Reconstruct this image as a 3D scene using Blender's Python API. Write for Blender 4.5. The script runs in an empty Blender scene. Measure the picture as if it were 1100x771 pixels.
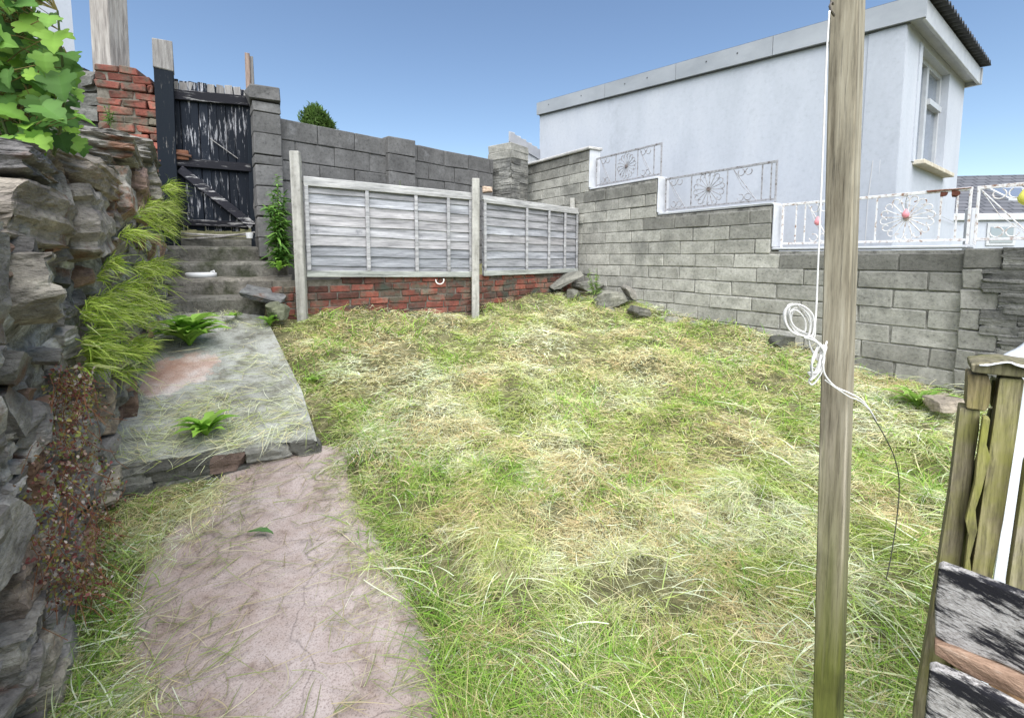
import bpy, math, random
import numpy as np
from mathutils import Matrix, Vector
R = math.radians
random.seed(7)
rng = np.random.default_rng(7)

# ------------------------------------------------------------ camera, sky, sun, exposure
scn = bpy.context.scene
EYE = 1.5
PITCH = R(5.0)
FPX, CX, CY = 500.0, 550.0, 319.0          # focal length and principal point in pixels of the 1100 px wide photograph
cam_d = bpy.data.cameras.new("camera")
cam_d.sensor_width = 36.0
cam_d.lens = 36.0 * FPX / 1100.0
cam_d.shift_y = -(385.5 - CY) / 1100.0
cam_d.clip_start = 0.05
cam_d.clip_end = 2000.0
cam = bpy.data.objects.new("camera", cam_d)
scn.collection.objects.link(cam)
cam.location = (0, 0, EYE)
cam.rotation_euler = (math.pi / 2 - PITCH, 0, 0)
scn.camera = cam

SUN_EL, SUN_AZ = R(56), R(180)             # azimuth measured from +Y towards +X
world = bpy.data.worlds.new("World")
scn.world = world
world.use_nodes = True
wn = world.node_tree
bg = wn.nodes["Background"]
sky = wn.nodes.new("ShaderNodeTexSky")
sky.sky_type = 'NISHITA'
sky.sun_disc = False
sky.sun_elevation = SUN_EL
sky.sun_rotation = SUN_AZ
sky.air_density = 1.0
sky.dust_density = 0.0
sky.ozone_density = 1.5
wn.links.new(sky.outputs[0], bg.inputs[0])
bg.inputs[1].default_value = 0.085
sun_d = bpy.data.lights.new("sun", 'SUN')
sun_d.energy = 4.3
sun_d.angle = R(85)
sun_d.color = (1.0, 0.975, 0.95)
sun = bpy.data.objects.new("sun", sun_d)
scn.collection.objects.link(sun)
sd = Vector((math.sin(SUN_AZ) * math.cos(SUN_EL), math.cos(SUN_AZ) * math.cos(SUN_EL), math.sin(SUN_EL)))
sun.rotation_euler = sd.to_track_quat('Z', 'Y').to_euler()
sun.location = (6, -4, 9)
scn.view_settings.view_transform = 'Standard'
scn.view_settings.look = 'None'
scn.view_settings.gamma = 1.0
scn.view_settings.exposure = 1.05
scn.view_settings.use_curve_mapping = False

# ------------------------------------------------------------ helpers
def P(px, py, Y):
    """world point seen at photograph pixel (px,py) at forward distance Y"""
    a = (px - CX) / FPX
    b = (CY - py) / FPX
    dy = math.cos(PITCH) + b * math.sin(PITCH)
    dz = -math.sin(PITCH) + b * math.cos(PITCH)
    return np.array([a / dy * Y, Y, EYE + dz / dy * Y])

def vnoise(x, y, seed=0):
    x = np.asarray(x, float); y = np.asarray(y, float)
    xi = np.floor(x).astype(np.int64); yi = np.floor(y).astype(np.int64)
    fx = x - xi; fy = y - yi
    fx = fx * fx * (3 - 2 * fx); fy = fy * fy * (3 - 2 * fy)
    def h(i, j):
        n = (i * 374761393 + j * 668265263 + seed * 1274126177) & 0xffffffff
        n = ((n ^ (n >> 13)) * 1274126177) & 0xffffffff
        n = n ^ (n >> 16)
        return (n & 0xffffff) / float(0xffffff)
    return ((h(xi, yi) * (1 - fx) + h(xi + 1, yi) * fx) * (1 - fy) +
            (h(xi, yi + 1) * (1 - fx) + h(xi + 1, yi + 1) * fx) * fy)

def fbm(x, y, seed=0, o=3):
    s = 0; a = 1; t = 0
    for k in range(o):
        s = s + a * vnoise(np.asarray(x) * 2 ** k, np.asarray(y) * 2 ** k, seed + k * 17)
        t += a; a *= 0.5
    return s / t

class MB:
    """collects pieces and links them as one mesh object"""
    def __init__(self):
        self.V = []; self.F = []; self.T = []; self.n = 0
    def add(self, V, F, tint=(1, 1, 1)):
        V = np.asarray(V, float).reshape(-1, 3)
        self.V.append(V)
        self.F.extend([tuple(i + self.n for i in f) for f in F])
        t = np.asarray(tint, float)
        if t.ndim == 1:
            t = np.tile(t[:3], (len(V), 1))
        self.T.append(t)
        self.n += len(V)
    def box(self, lo, hi, tint=(1, 1, 1), c=0.0, jit=0.0, M=None):
        lo = np.array(lo, float); hi = np.array(hi, float)
        if c <= 0:
            V = np.array([[x, y, z] for x in (lo[0], hi[0]) for y in (lo[1], hi[1]) for z in (lo[2], hi[2])])
            F = [(0, 1, 3, 2), (4, 6, 7, 5), (0, 4, 5, 1), (2, 3, 7, 6), (0, 2, 6, 4), (1, 5, 7, 3)]
        else:
            c = min(c, 0.45 * float((hi - lo).min()))
            mid = (lo + hi) / 2; hs = (hi - lo) / 2
            V = []; idx = {}
            for sx in (-1, 1):
                for sy in (-1, 1):
                    for sz in (-1, 1):
                        for ax in range(3):
                            d = hs - c
                            d = d.copy(); d[ax] = hs[ax]
                            idx[(sx, sy, sz, ax)] = len(V)
                            V.append(mid + d * np.array([sx, sy, sz]))
            F = []
            I = idx
            for ax in range(3):
                o = [k for k in range(3) if k != ax]
                for s in (-1, 1):
                    q = []
                    for (a, b) in ((-1, -1), (1, -1), (1, 1), (-1, 1)):
                        k = [0, 0, 0]; k[ax] = s; k[o[0]] = a; k[o[1]] = b
                        q.append(I[(k[0], k[1], k[2], ax)])
                    F.append(q)
            for ax in range(3):
                o = [k for k in range(3) if k != ax]
                for a in (-1, 1):
                    for b in (-1, 1):
                        k0 = [0, 0, 0]; k0[ax] = -1; k0[o[0]] = a; k0[o[1]] = b
                        k1 = list(k0); k1[ax] = 1
                        F.append((I[(*k0, o[0])], I[(*k1, o[0])], I[(*k1, o[1])], I[(*k0, o[1])]))
            for sx in (-1, 1):
                for sy in (-1, 1):
                    for sz in (-1, 1):
                        F.append((I[(sx, sy, sz, 0)], I[(sx, sy, sz, 1)], I[(sx, sy, sz, 2)]))
            V = np.array(V)
        if jit:
            J = rng.normal(0, jit, (8, 3))
            key = ((V[:, 0] > (lo + hi)[0] / 2).astype(int) * 4 + (V[:, 1] > (lo + hi)[1] / 2).astype(int) * 2 + (V[:, 2] > (lo + hi)[2] / 2).astype(int))
            V = V + J[key] + rng.normal(0, jit * 0.3, V.shape)
        if M is not None:
            V = V @ np.array(M.to_3x3()).T + np.array(M.translation)
        self.add(V, F, tint)
    def beam(self, p, q, w, d, tint=(1, 1, 1), c=0.0, roll=0.0, jit=0.0, up=None):
        """box from p to q, w wide across, d deep"""
        p = Vector(p); q = Vector(q); z = (q - p); L = z.length; z.normalize()
        up = Vector(up) if up is not None else (Vector((0, -1, 0)) if abs(z.y) < 0.9 else Vector((0, 0, 1)))
        x = up.cross(z)
        x.normalize(); y = z.cross(x)
        m = Matrix((x, y, z)).transposed().to_4x4(); m.translation = p
        m = m @ Matrix.Rotation(roll, 4, 'Z')
        self.box((-w / 2, -d / 2, 0), (w / 2, d / 2, L), tint, c, jit, m)
    def tube(self, pts, r, n=8, tint=(1, 1, 1), closed=False, r2=None):
        pts = [Vector(p) for p in pts]
        N = len(pts); V = []; up = Vector((0.13, 0.31, 0.94))
        prev = None
        for i, p in enumerate(pts):
            a = pts[(i - 1) % N] if (closed or i > 0) else p
            b = pts[(i + 1) % N] if (closed or i < N - 1) else p
            t = (b - a)
            if t.length < 1e-9: t = Vector((0, 0, 1))
            t.normalize()
            if prev is None:
                x = up.cross(t)
                if x.length < 0.05: x = Vector((1, 0, 0)).cross(t)
            else:
                x = prev - t * prev.dot(t)
                if x.length < 1e-4: x = up.cross(t)
            x.normalize(); prev = x.copy(); y = t.cross(x)
            rr = r if r2 is None else r + (r2 - r) * i / max(1, N - 1)
            for k in range(n):
                A = 2 * math.pi * k / n
                V.append(p + x * (rr * math.cos(A)) + y * (rr * math.sin(A)))
        F = []
        M_ = N if closed else N - 1
        for i in range(M_):
            for k in range(n):
                i2 = (i + 1) % N
                F.append((i * n + k, i * n + (k + 1) % n, i2 * n + (k + 1) % n, i2 * n + k))
        if not closed:
            F.append(tuple(reversed(range(n)))); F.append(tuple((N - 1) * n + k for k in range(n)))
        self.add([list(v) for v in V], F, tint)
    def prism(self, poly, z0, z1, tint=(1, 1, 1)):
        """vertical prism; z0 / z1 numbers or per-vertex lists"""
        n = len(poly)
        z0 = z0 if hasattr(z0, '__len__') else [z0] * n
        z1 = z1 if hasattr(z1, '__len__') else [z1] * n
        V = [(p[0], p[1], z0[i]) for i, p in enumerate(poly)] + [(p[0], p[1], z1[i]) for i, p in enumerate(poly)]
        F = [tuple(reversed(range(n))), tuple(range(n, 2 * n))]
        for i in range(n):
            j = (i + 1) % n
            F.append((i, j, n + j, n + i))
        self.add(V, F, tint)
    def rock(self, cen, size, rot=(0, 0, 0), seed=0, tint=(1, 1, 1), sub=7, planes=9, rough=0.03, cut=0.75, strata=0.0):
        g = np.random.default_rng(seed)
        lin = np.linspace(-1, 1, sub + 1)
        V = []; F = []; idx = {}
        def vid(p):
            k = tuple(np.round(p, 5))
            if k not in idx:
                idx[k] = len(V); V.append(p)
            return idx[k]
        for ax in range(3):
            o = [k for k in range(3) if k != ax]
            for s in (-1, 1):
                for i in range(sub):
                    for j in range(sub):
                        q = []
                        for (a, b) in ((i, j), (i + 1, j), (i + 1, j + 1), (i, j + 1)):
                            p = np.zeros(3); p[ax] = s; p[o[0]] = lin[a]; p[o[1]] = lin[b]
                            q.append(vid(p))
                        F.append(q if (s > 0) == (ax != 1) else q[::-1])
        V = np.array(V)
        for k in range(planes):
            n = g.normal(size=3); n /= np.linalg.norm(n)
            d = cut * (np.abs(n).sum()) * g.uniform(0.72, 1.0)
            e = V @ n - d
            V = V - np.outer(np.maximum(e, 0), n)
        ph = g.uniform(0, 50)
        nz = np.stack([vnoise(V[:, a] * 3 + ph + a * 9, V[:, b] * 3 + V[:, a] * 1.7 + ph, seed % 97 + a) - 0.5 for a, b in ((0, 1), (1, 2), (2, 0))], 1)
        V = V + nz * rough * 4 + g.normal(0, rough * 0.35, V.shape)
        if strata:
            q = np.floor((V[:, 2] + .12 * (vnoise(V[:, 0] * 1.5 + ph, V[:, 1] * 1.5, 3) - .5)) * 4.5)
            V[:, :2] *= (1 + strata * (vnoise(q * 3.7 + ph, q * 0 + seed % 13, 7) - .6))[:, None]
            V[:, 2] += .10 * (vnoise(V[:, 0] * 2 + ph, V[:, 1] * 2 + q * 2, 5) - .5)
        V = V * np.array(size) / 2
        m = (Matrix.Rotation(rot[2], 3, 'Z') @ Matrix.Rotation(rot[1], 3, 'Y') @ Matrix.Rotation(rot[0], 3, 'X'))
        V = V @ np.array(m).T + np.array(cen)
        self.add(V, F, tint)
    def build(self, name, mat, parent=None, loc=None, rotz=0.0, smooth=False, world=False):
        V = np.concatenate(self.V) if self.V else np.zeros((0, 3))
        T = np.concatenate(self.T) if self.T else np.zeros((0, 3))
        if world and parent is not None:
            mw = np.array((Matrix.Translation(parent.location) @ Matrix.Rotation(parent.rotation_euler.z, 4, 'Z')).inverted())
            V = V @ mw[:3, :3].T + mw[:3, 3]
        me = bpy.data.meshes.new(name)
        me.from_pydata(V.tolist(), [], self.F)
        at = me.attributes.new('tint', 'FLOAT_COLOR', 'POINT')
        at.data.foreach_set('color', np.concatenate([T, np.ones((len(T), 1))], 1).astype(np.float32).ravel())
        if smooth:
            me.polygons.foreach_set('use_smooth', [True] * len(me.polygons))
        me.materials.append(mat)
        me.update()
        o = bpy.data.objects.new(name, me)
        scn.collection.objects.link(o)
        if parent is not None: o.parent = parent
        if loc is not None: o.location = loc
        o.rotation_euler.z = rotz
        return o

def tag(o, label=None, cat=None, group=None, kind=None):
    if label: o['label'] = label
    if cat: o['category'] = cat
    if group: o['group'] = group
    if kind: o['kind'] = kind
    return o

def thing(name, label, cat, loc=(0, 0, 0), rotz=0.0, group=None, kind=None):
    o = bpy.data.objects.new(name, None)
    scn.collection.objects.link(o)
    o.empty_display_size = 0.1
    o.location = [float(v) for v in loc]; o.rotation_euler.z = rotz
    return tag(o, label, cat, group, kind)

def blades(name, root, dirv, L, W, bend, col, mat, K=3, parent=None):
    """many grass blades as one mesh (vectorised). root,dirv,bend,col (N,3); L,W (N,)"""
    N = len(root)
    t = np.linspace(0, 1, K + 1)
    side = np.cross(dirv, rng.normal(size=(N, 3)) * 0.5 + np.array([0, 0, 1.0]))
    side /= (np.linalg.norm(side, axis=1, keepdims=True) + 1e-9)
    pts = root[:, None, :] + dirv[:, None, :] * (L[:, None] * t[None])[:, :, None] + bend[:, None, :] * ((t ** 2)[None] * L[:, None])[:, :, None]
    w = (W[:, None] * (np.array([0.8] + [1.0 - 0.85 * ((k / K) ** 2.2) for k in range(1, K + 1)]))[None])[:, :, None] * 0.5
    V = np.stack([pts - side[:, None, :] * w, pts + side[:, None, :] * w], 2).reshape(-1, 3)
    nv = 2 * (K + 1)
    base = (np.arange(N) * nv)[:, None, None]
    f = np.array([[2 * k, 2 * k + 1, 2 * k + 3, 2 * k + 2] for k in range(K)])[None]
    Fq = (base + f).reshape(-1)
    nf = N * K
    me = bpy.data.meshes.new(name)
    me.vertices.add(len(V)); me.vertices.foreach_set('co', V.astype(np.float32).ravel())
    me.loops.add(nf * 4); me.loops.foreach_set('vertex_index', Fq.astype(np.int32))
    me.polygons.add(nf); me.polygons.foreach_set('loop_start', np.arange(0, nf * 4, 4, dtype=np.int32))
    C = np.repeat(col, nv, axis=0)
    at = me.attributes.new('tint', 'FLOAT_COLOR', 'POINT')
    at.data.foreach_set('color', np.concatenate([C, np.ones((len(C), 1))], 1).astype(np.float32).ravel())
    me.materials.append(mat)
    me.update(calc_edges=True)
    o = bpy.data.objects.new(name, me)
    scn.collection.objects.link(o)
    if parent is not None: o.parent = parent
    return o

# ------------------------------------------------------------ materials
def nodes_of(name):
    m = bpy.data.materials.new(name); m.use_nodes = True
    nt = m.node_tree
    return m, nt, nt.nodes['Principled BSDF']

def ramp(nt, src, stops, interp='LINEAR'):
    r = nt.nodes.new('ShaderNodeValToRGB')
    r.color_ramp.interpolation = interp
    e = r.color_ramp.elements
    while len(e) < len(stops): e.new(0.5)
    for i, (p, c) in enumerate(stops):
        e[i].position = p
        e[i].color = (*c, 1) if hasattr(c, '__len__') else (c, c, c, 1)
    nt.links.new(src, r.inputs[0])
    return r.outputs[0]

def mixc(nt, fac, a, b, mode='MIX'):
    m = nt.nodes.new('ShaderNodeMix'); m.data_type = 'RGBA'; m.blend_type = mode
    for s, v in ((m.inputs[0], fac), (m.inputs[6], a), (m.inputs[7], b)):
        if hasattr(v, 'is_linked'): nt.links.new(v, s)
        elif hasattr(v, '__len__'): s.default_value = (*v[:3], 1)
        else: s.default_value = v
    return m.outputs[2]

def noise(nt, scale, detail=5, rough=0.6, stretch=(1, 1, 1), coord='Object', distortion=0.0, rot=(0, 0, 0)):
    tc = nt.nodes.new('ShaderNodeTexCoord'); mp = nt.nodes.new('ShaderNodeMapping')
    mp.inputs['Scale'].default_value = stretch
    mp.inputs['Rotation'].default_value = rot
    nt.links.new(tc.outputs[coord], mp.inputs[0])
    n = nt.nodes.new('ShaderNodeTexNoise')
    n.inputs['Scale'].default_value = scale; n.inputs['Detail'].default_value = detail
    n.inputs['Roughness'].default_value = rough; n.inputs['Distortion'].default_value = distortion
    nt.links.new(mp.outputs[0], n.inputs['Vector'])
    return n.outputs[0]

def tintnode(nt):
    a = nt.nodes.new('ShaderNodeAttribute'); a.attribute_name = 'tint'
    return a.outputs[0]

def bumpn(nt, h, strength, dist, prev=None):
    b = nt.nodes.new('ShaderNodeBump')
    b.inputs['Strength'].default_value = strength; b.inputs['Distance'].default_value = dist
    nt.links.new(h, b.inputs['Height'])
    if prev is not None: nt.links.new(prev, b.inputs['Normal'])
    return b.outputs[0]

def simple(name, stops, scale=6, rough=0.85, stretch=(1, 1, 1), bump=0.4, bdist=0.004, bscale=60, stain=None, stain_scale=1.5,
           stain_lo=0.5, stain_hi=0.65, detail=6, spec=0.3, metal=0.0, bstretch=None, distortion=0.0, grain=0.0, gscale=45):
    m, nt, b = nodes_of(name)
    n = noise(nt, scale, detail, 0.62, stretch, distortion=distortion)
    c = ramp(nt, n, stops)
    if stain is not None:
        s = noise(nt, stain_scale, 5, 0.65)
        f = ramp(nt, s, [(stain_lo, 0.0), (stain_hi, 1.0)])
        c = mixc(nt, f, c, stain)
    if grain:
        gr = noise(nt, gscale, 4, .75, bstretch or (1, 1, 1))
        gc = ramp(nt, gr, [(.30, .35), (.46, .9), (.58, 1.0), (.72, 1.35)])
        c = mixc(nt, grain, c, gc, 'MULTIPLY')
    c = mixc(nt, 1.0, c, tintnode(nt), 'MULTIPLY')
    nt.links.new(c, b.inputs['Base Color'])
    b.inputs['Roughness'].default_value = rough
    b.inputs['Specular IOR Level'].default_value = spec
    b.inputs['Metallic'].default_value = metal
    if bump:
        h = noise(nt, bscale, 4, 0.65, bstretch or stretch)
        nn = bumpn(nt, h, bump, bdist)
        nn = bumpn(nt, n, bump * 0.8, bdist * 3, nn)
        nt.links.new(nn, b.inputs['Normal'])
    return m

def blades_mat(name, gain=1.0, trans=0.35):
    m, nt, b = nodes_of(name)
    c = mixc(nt, 1.0, tintnode(nt), (gain, gain, gain), 'MULTIPLY')
    b.inputs['Roughness'].default_value = 0.6
    b.inputs['Specular IOR Level'].default_value = 0.25
    nt.links.new(c, b.inputs['Base Color'])
    tr = nt.nodes.new('ShaderNodeBsdfTranslucent')
    nt.links.new(c, tr.inputs[0])
    mx = nt.nodes.new('ShaderNodeMixShader'); mx.inputs[0].default_value = trans
    out = nt.nodes['Material Output']
    nt.links.new(b.outputs[0], mx.inputs[1]); nt.links.new(tr.outputs[0], mx.inputs[2]); nt.links.new(mx.outputs[0], out.inputs[0])
    return m

M = {}
M['block'] = simple('concrete_block', [(0.25, (.24, .235, .205)), (0.5, (.375, .365, .32)), (0.75, (.50, .485, .43))], 7, bump=0.7, bscale=90, stain=(.13, .13, .115), stain_scale=1.1, stain_lo=.52, stain_hi=.72, grain=0.8, gscale=38)
M['mortar'] = simple('mortar', [(0.34, (.09, .087, .077)), (0.5, (.24, .233, .205)), (0.7, (.38, .37, .33))], 9, bump=0.8, bscale=70, bdist=.006, grain=0.8, gscale=40)
M['dark_block'] = simple('dark_block', [(0.25, (.075, .073, .070)), (0.55, (.135, .132, .127)), (0.8, (.21, .207, .20))], 4, bump=0.7, bscale=90, stain=(.24, .24, .24), stain_scale=3.0, stain_lo=.62, stain_hi=.78, grain=0.8, gscale=30)
M['dark_mortar'] = simple('dark_mortar', [(0.34, (.045, .045, .043)), (0.5, (.11, .108, .104)), (0.7, (.18, .177, .17))], 9, bump=0.6, grain=0.6, gscale=40)
M['coping'] = simple('coping', [(0.3, (.35, .34, .32)), (0.7, (.58, .57, .54))], 10, bump=.4, grain=0.6, gscale=30)
M['white_paint'] = simple('white_masonry_paint', [(0.25, (.40, .41, .43)), (0.7, (.54, .55, .57))], 7, bump=.25, bscale=50, rough=.7, stain=(.50, .48, .42), stain_scale=4, stain_lo=.68, stain_hi=.8)
M['render'] = simple('white_render', [(0.25, (.39, .415, .45)), (0.5, (.455, .48, .52)), (0.8, (.52, .54, .57))], 1.6, bump=.25, bscale=70, rough=.8, stretch=(1, 1, .45), stain=(.33, .35, .38), stain_scale=1.3, stain_lo=.6, stain_hi=.8, grain=0.18, gscale=22)
M['brick'] = simple('red_brick', [(0.25, (.11, .05, .04)), (0.5, (.22, .068, .048)), (0.8, (.33, .125, .085))], 6, bump=.6, bscale=80, stain=(.13, .115, .085), stain_scale=5, stain_lo=.44, stain_hi=.60, grain=0.9, gscale=35)
M['brick_mortar'] = simple('brick_mortar', [(0.3, (.09, .08, .06)), (0.7, (.20, .18, .15))], 14, bump=.8, grain=0.8, gscale=40)
M['slate_stone'] = simple('slate_stone', [(0.22, (.05, .045, .042)), (0.40, (.15, .14, .128)), (0.56, (.25, .235, .21)), (0.75, (.42, .40, .36))], 4.5, stretch=(1.3, 1.3, 2.6), bump=1.0, bdist=.010, bscale=26, bstretch=(1, 1, 2.4), stain=(.16, .085, .055), stain_scale=2.6, stain_lo=.58, stain_hi=.66, rough=.75, spec=.35, distortion=.25, grain=0.85, gscale=34)
M['wall_mortar'] = simple('lime_mortar', [(0.28, (.05, .048, .045)), (0.44, (.19, .185, .175)), (0.56, (.36, .355, .34)), (0.68, (.58, .58, .56))], 9, bump=1.0, bdist=.02, bscale=28, stain=(.10, .085, .065), stain_scale=3.5, stain_lo=.5, stain_hi=.64, grain=0.9, gscale=22)
M['rubble'] = simple('rubble', [(0.25, (.10, .10, .095)), (0.6, (.24, .235, .21)), (0.8, (.34, .33, .29))], 5, bump=.9, bdist=.01, bscale=30, grain=0.8, gscale=30)
M['silver_wood'] = simple('silvered_fence_board', [(0.27, (.12, .12, .122)), (0.42, (.27, .268, .27)), (0.58, (.39, .385, .385)), (0.8, (.56, .555, .55))], 3, stretch=(.8, 6, 9), bump=.6, bscale=14, bdist=.004, bstretch=(1, 8, 14), rough=.8, stain=(.16, .16, .17), stain_scale=5, stain_lo=.64, stain_hi=.76, grain=0.75, gscale=7)
M['silver_post'] = simple('silvered_fence_post', [(0.25, (.19, .18, .155)), (0.5, (.35, .34, .305)), (0.8, (.50, .485, .44))], 3, stretch=(7, 7, .8), bump=.5, bscale=14, bdist=.003, rough=.8, grain=0.6, gscale=20)
M['soil'] = simple('soil', [(0.3, (.05, .042, .028)), (0.7, (.13, .11, .07))], 8, bump=.9, bdist=.02, bscale=25)
M['turf'] = simple('turf_ground', [(0.3, (.045, .045, .018)), (0.5, (.14, .135, .06)), (0.75, (.30, .27, .15))], 5, bump=1.0, bdist=.03, bscale=30, stretch=(1, 1, 1))
M['steps'] = simple('weathered_step_concrete', [(0.25, (.06, .055, .048)), (0.55, (.17, .165, .15)), (0.85, (.34, .32, .29))], 5, bump=.8, bdist=.008, bscale=40, stain=(.05, .055, .035), stain_scale=3, stain_lo=.5, stain_hi=.65, grain=0.9, gscale=30)
M['black_iron'] = simple('dark_iron', [(0.4, (.06, .055, .05)), (0.6, (.14, .12, .10))], 20, rough=.6, bump=.2)
M['iron'] = simple('rusting_white_iron', [(0.34, (.22, .11, .06)), (0.42, (.46, .40, .36)), (0.50, (.66, .65, .64))], 30, rough=.6, bump=.3)
M['grey_iron'] = simple('worn_grey_iron', [(0.36, (.12, .10, .09)), (0.46, (.26, .255, .26)), (0.65, (.36, .36, .37))], 30, rough=.6, bump=.3)
M['rust'] = simple('rust', [(0.3, (.22, .09, .05)), (0.7, (.38, .20, .13))], 30, bump=.4)
M['upvc'] = simple('white_frame', [(0.3, (.40, .41, .42)), (0.7, (.52, .53, .53))], 8, rough=.4, bump=0)
M['grey_fascia'] = simple('grey_fascia', [(0.3, (.26, .28, .30)), (0.7, (.36, .38, .40))], 3, rough=.6, bump=.1, stretch=(1, .5, 1))
M['cream'] = simple('stained_cream_sill', [(0.3, (.40, .34, .24)), (0.7, (.62, .58, .48))], 12, bump=.3)
M['roofsheet'] = simple('dark_corrugated_sheet', [(0.3, (.03, .032, .036)), (0.7, (.07, .072, .08))], 10, rough=.6, bump=.3)
M['rope'] = simple('white_line', [(0.3, (.62, .60, .56)), (0.7, (.78, .77, .74))], 60, bump=.3, bscale=300, bdist=.001)
M['dark_rope'] = simple('dirty_line', [(0.3, (.05, .05, .04)), (0.7, (.13, .13, .10))], 60, bump=0)
M['pink'] = simple('pink_plastic', [(0.3, (.62, .22, .25)), (0.7, (.75, .32, .34))], 20, rough=.4, bump=0)
M['yellow'] = simple('yellow_plastic', [(0.3, (.62, .58, .08)), (0.7, (.74, .72, .16))], 20, rough=.4, bump=0)
M['white_plastic'] = simple('white_plastic', [(0.3, (.70, .70, .70)), (0.7, (.80, .80, .80))], 12, rough=.4, bump=0)
M['sheet'] = simple('white_sheet', [(0.3, (.64, .66, .70)), (0.7, (.78, .80, .84))], 6, rough=.55, bump=.3, bdist=.01, bscale=8)
M['stem'] = simple('green_stem', [(0.3, (.06, .09, .03)), (0.7, (.13, .15, .06))], 20, bump=0)
M['bark'] = simple('bark', [(0.3, (.05, .04, .03)), (0.7, (.12, .10, .07))], 20, bump=.5)
M['far_slate'] = None

def mat_pole():
    m, nt, b = nodes_of('clothes_pole_wood')
    n = noise(nt, 5, 6, .65, (9, 9, .6))
    n2 = noise(nt, 3, 4, .6, (14, 14, .35))
    c = ramp(nt, n, [(.30, (.115, .095, .06)), (.5, (.285, .25, .175)), (.72, (.42, .38, .285))])
    # algae stains the lower part of the post
    tc = nt.nodes.new('ShaderNodeTexCoord'); sp = nt.nodes.new('ShaderNodeSeparateXYZ')
    nt.links.new(tc.outputs['Object'], sp.inputs[0])
    ad = nt.nodes.new('ShaderNodeMath'); ad.operation = 'MULTIPLY_ADD'
    ad.inputs[1].default_value = 0.9; nt.links.new(n2, ad.inputs[0]); nt.links.new(sp.outputs[2], ad.inputs[2])
    f = ramp(nt, ad.outputs[0], [(.35, 1.0), (1.0, 0.0)])
    mp = nt.nodes.new('ShaderNodeMath'); mp.operation = 'MULTIPLY'; mp.inputs[1].default_value = 0.62
    nt.links.new(ad.outputs[0], mp.inputs[0])
    f = ramp(nt, mp.outputs[0], [(.55, 1.0), (1.0, 0.0)])
    c2 = ramp(nt, n, [(.28, (.06, .07, .015)), (.6, (.15, .16, .035)), (.8, (.22, .22, .08))])
    c = mixc(nt, f, c, c2)
    gr = noise(nt, 9, 5, .75, (22, 22, .5))
    c = mixc(nt, .8, c, ramp(nt, gr, [(.33, .35), (.46, .95), (.62, 1.0), (.75, 1.3)]), 'MULTIPLY')
    bl = noise(nt, 6, 4, .6, (1, 1, .6))
    c = mixc(nt, .7, c, ramp(nt, bl, [(.34, .55), (.48, 1.0)]), 'MULTIPLY')
    nt.links.new(c, b.inputs['Base Color']); b.inputs['Roughness'].default_value = .8
    nn = bumpn(nt, n, .6, .004); nn = bumpn(nt, n2, .4, .006, nn)
    nt.links.new(nn, b.inputs['Normal'])
    return m
M['pole'] = mat_pole()

def mat_moss():
    m, nt, b = nodes_of('mossy_timber')
    n = noise(nt, 6, 6, .65, (8, 8, 1.0)); s = noise(nt, 7, 5, .6)
    c = ramp(nt, n, [(.30, (.045, .04, .025)), (.48, (.15, .135, .09)), (.72, (.29, .265, .19))])
    f = ramp(nt, s, [(.44, 0.0), (.66, .75)])
    c = mixc(nt, f, c, (.15, .155, .035))
    gr = noise(nt, 8, 6, .75, (16, 16, 1.2), distortion=.4)
    c = mixc(nt, .85, c, ramp(nt, gr, [(.33, .25), (.46, .9), (.6, 1.0), (.75, 1.4)]), 'MULTIPLY')
    c = mixc(nt, 1.0, c, tintnode(nt), 'MULTIPLY')
    nt.links.new(c, b.inputs['Base Color']); b.inputs['Roughness'].default_value = .85
    nt.links.new(bumpn(nt, n, .9, .006), b.inputs['Normal'])
    return m
M['moss_wood'] = mat_moss()

def mat_peel(name, stretch, lo, hi, paint, wood, scale=5, rot=(0, 0, 0)):
    m, nt, b = nodes_of(name)
    n = noise(nt, scale, 8, .72, stretch, distortion=.12, rot=rot)
    g = noise(nt, scale * 2, 5, .6, tuple(v * 1.3 for v in stretch), rot=rot)
    big = noise(nt, 2.2, 3, .5)
    ad = nt.nodes.new('ShaderNodeMath'); ad.operation = 'MULTIPLY_ADD'; ad.inputs[1].default_value = .35
    nt.links.new(big, ad.inputs[0]); nt.links.new(n, ad.inputs[2])
    f = ramp(nt, ad.outputs[0], [(lo, 0.0), (hi, 1.0)])
    w = ramp(nt, g, [(.3, tuple(v * .45 for v in wood)), (.7, wood)])
    c = mixc(nt, f, paint, w)
    c = mixc(nt, 1.0, c, tintnode(nt), 'MULTIPLY')
    nt.links.new(c, b.inputs['Base Color'])
    b.inputs['Roughness'].default_value = .75; b.inputs['Specular IOR Level'].default_value = .15
    nn = bumpn(nt, f, .5, -.003); nn = bumpn(nt, g, .5, .004, nn)
    nt.links.new(nn, b.inputs['Normal'])
    return m
M['gate_paint'] = mat_peel('peeling_black_gate', (7, 7, .7), .735, .79, (.009, .012, .018), (.40, .40, .42))
M['gate_post'] = mat_peel('peeling_black_post', (7, 7, .7), .79, .86, (.010, .014, .02), (.30, .28, .26))
M['gate_rail'] = mat_peel('peeling_black_rail', (.7, 7, 8), .73, .80, (.014, .014, .018), (.42, .41, .40))
M['bare_wood'] = simple('bare_grey_wood', [(0.25, (.11, .10, .095)), (0.5, (.27, .255, .24)), (0.8, (.44, .43, .41))], 4, stretch=(8, 8, .8), bump=.7, bscale=16, bdist=.004)
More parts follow.
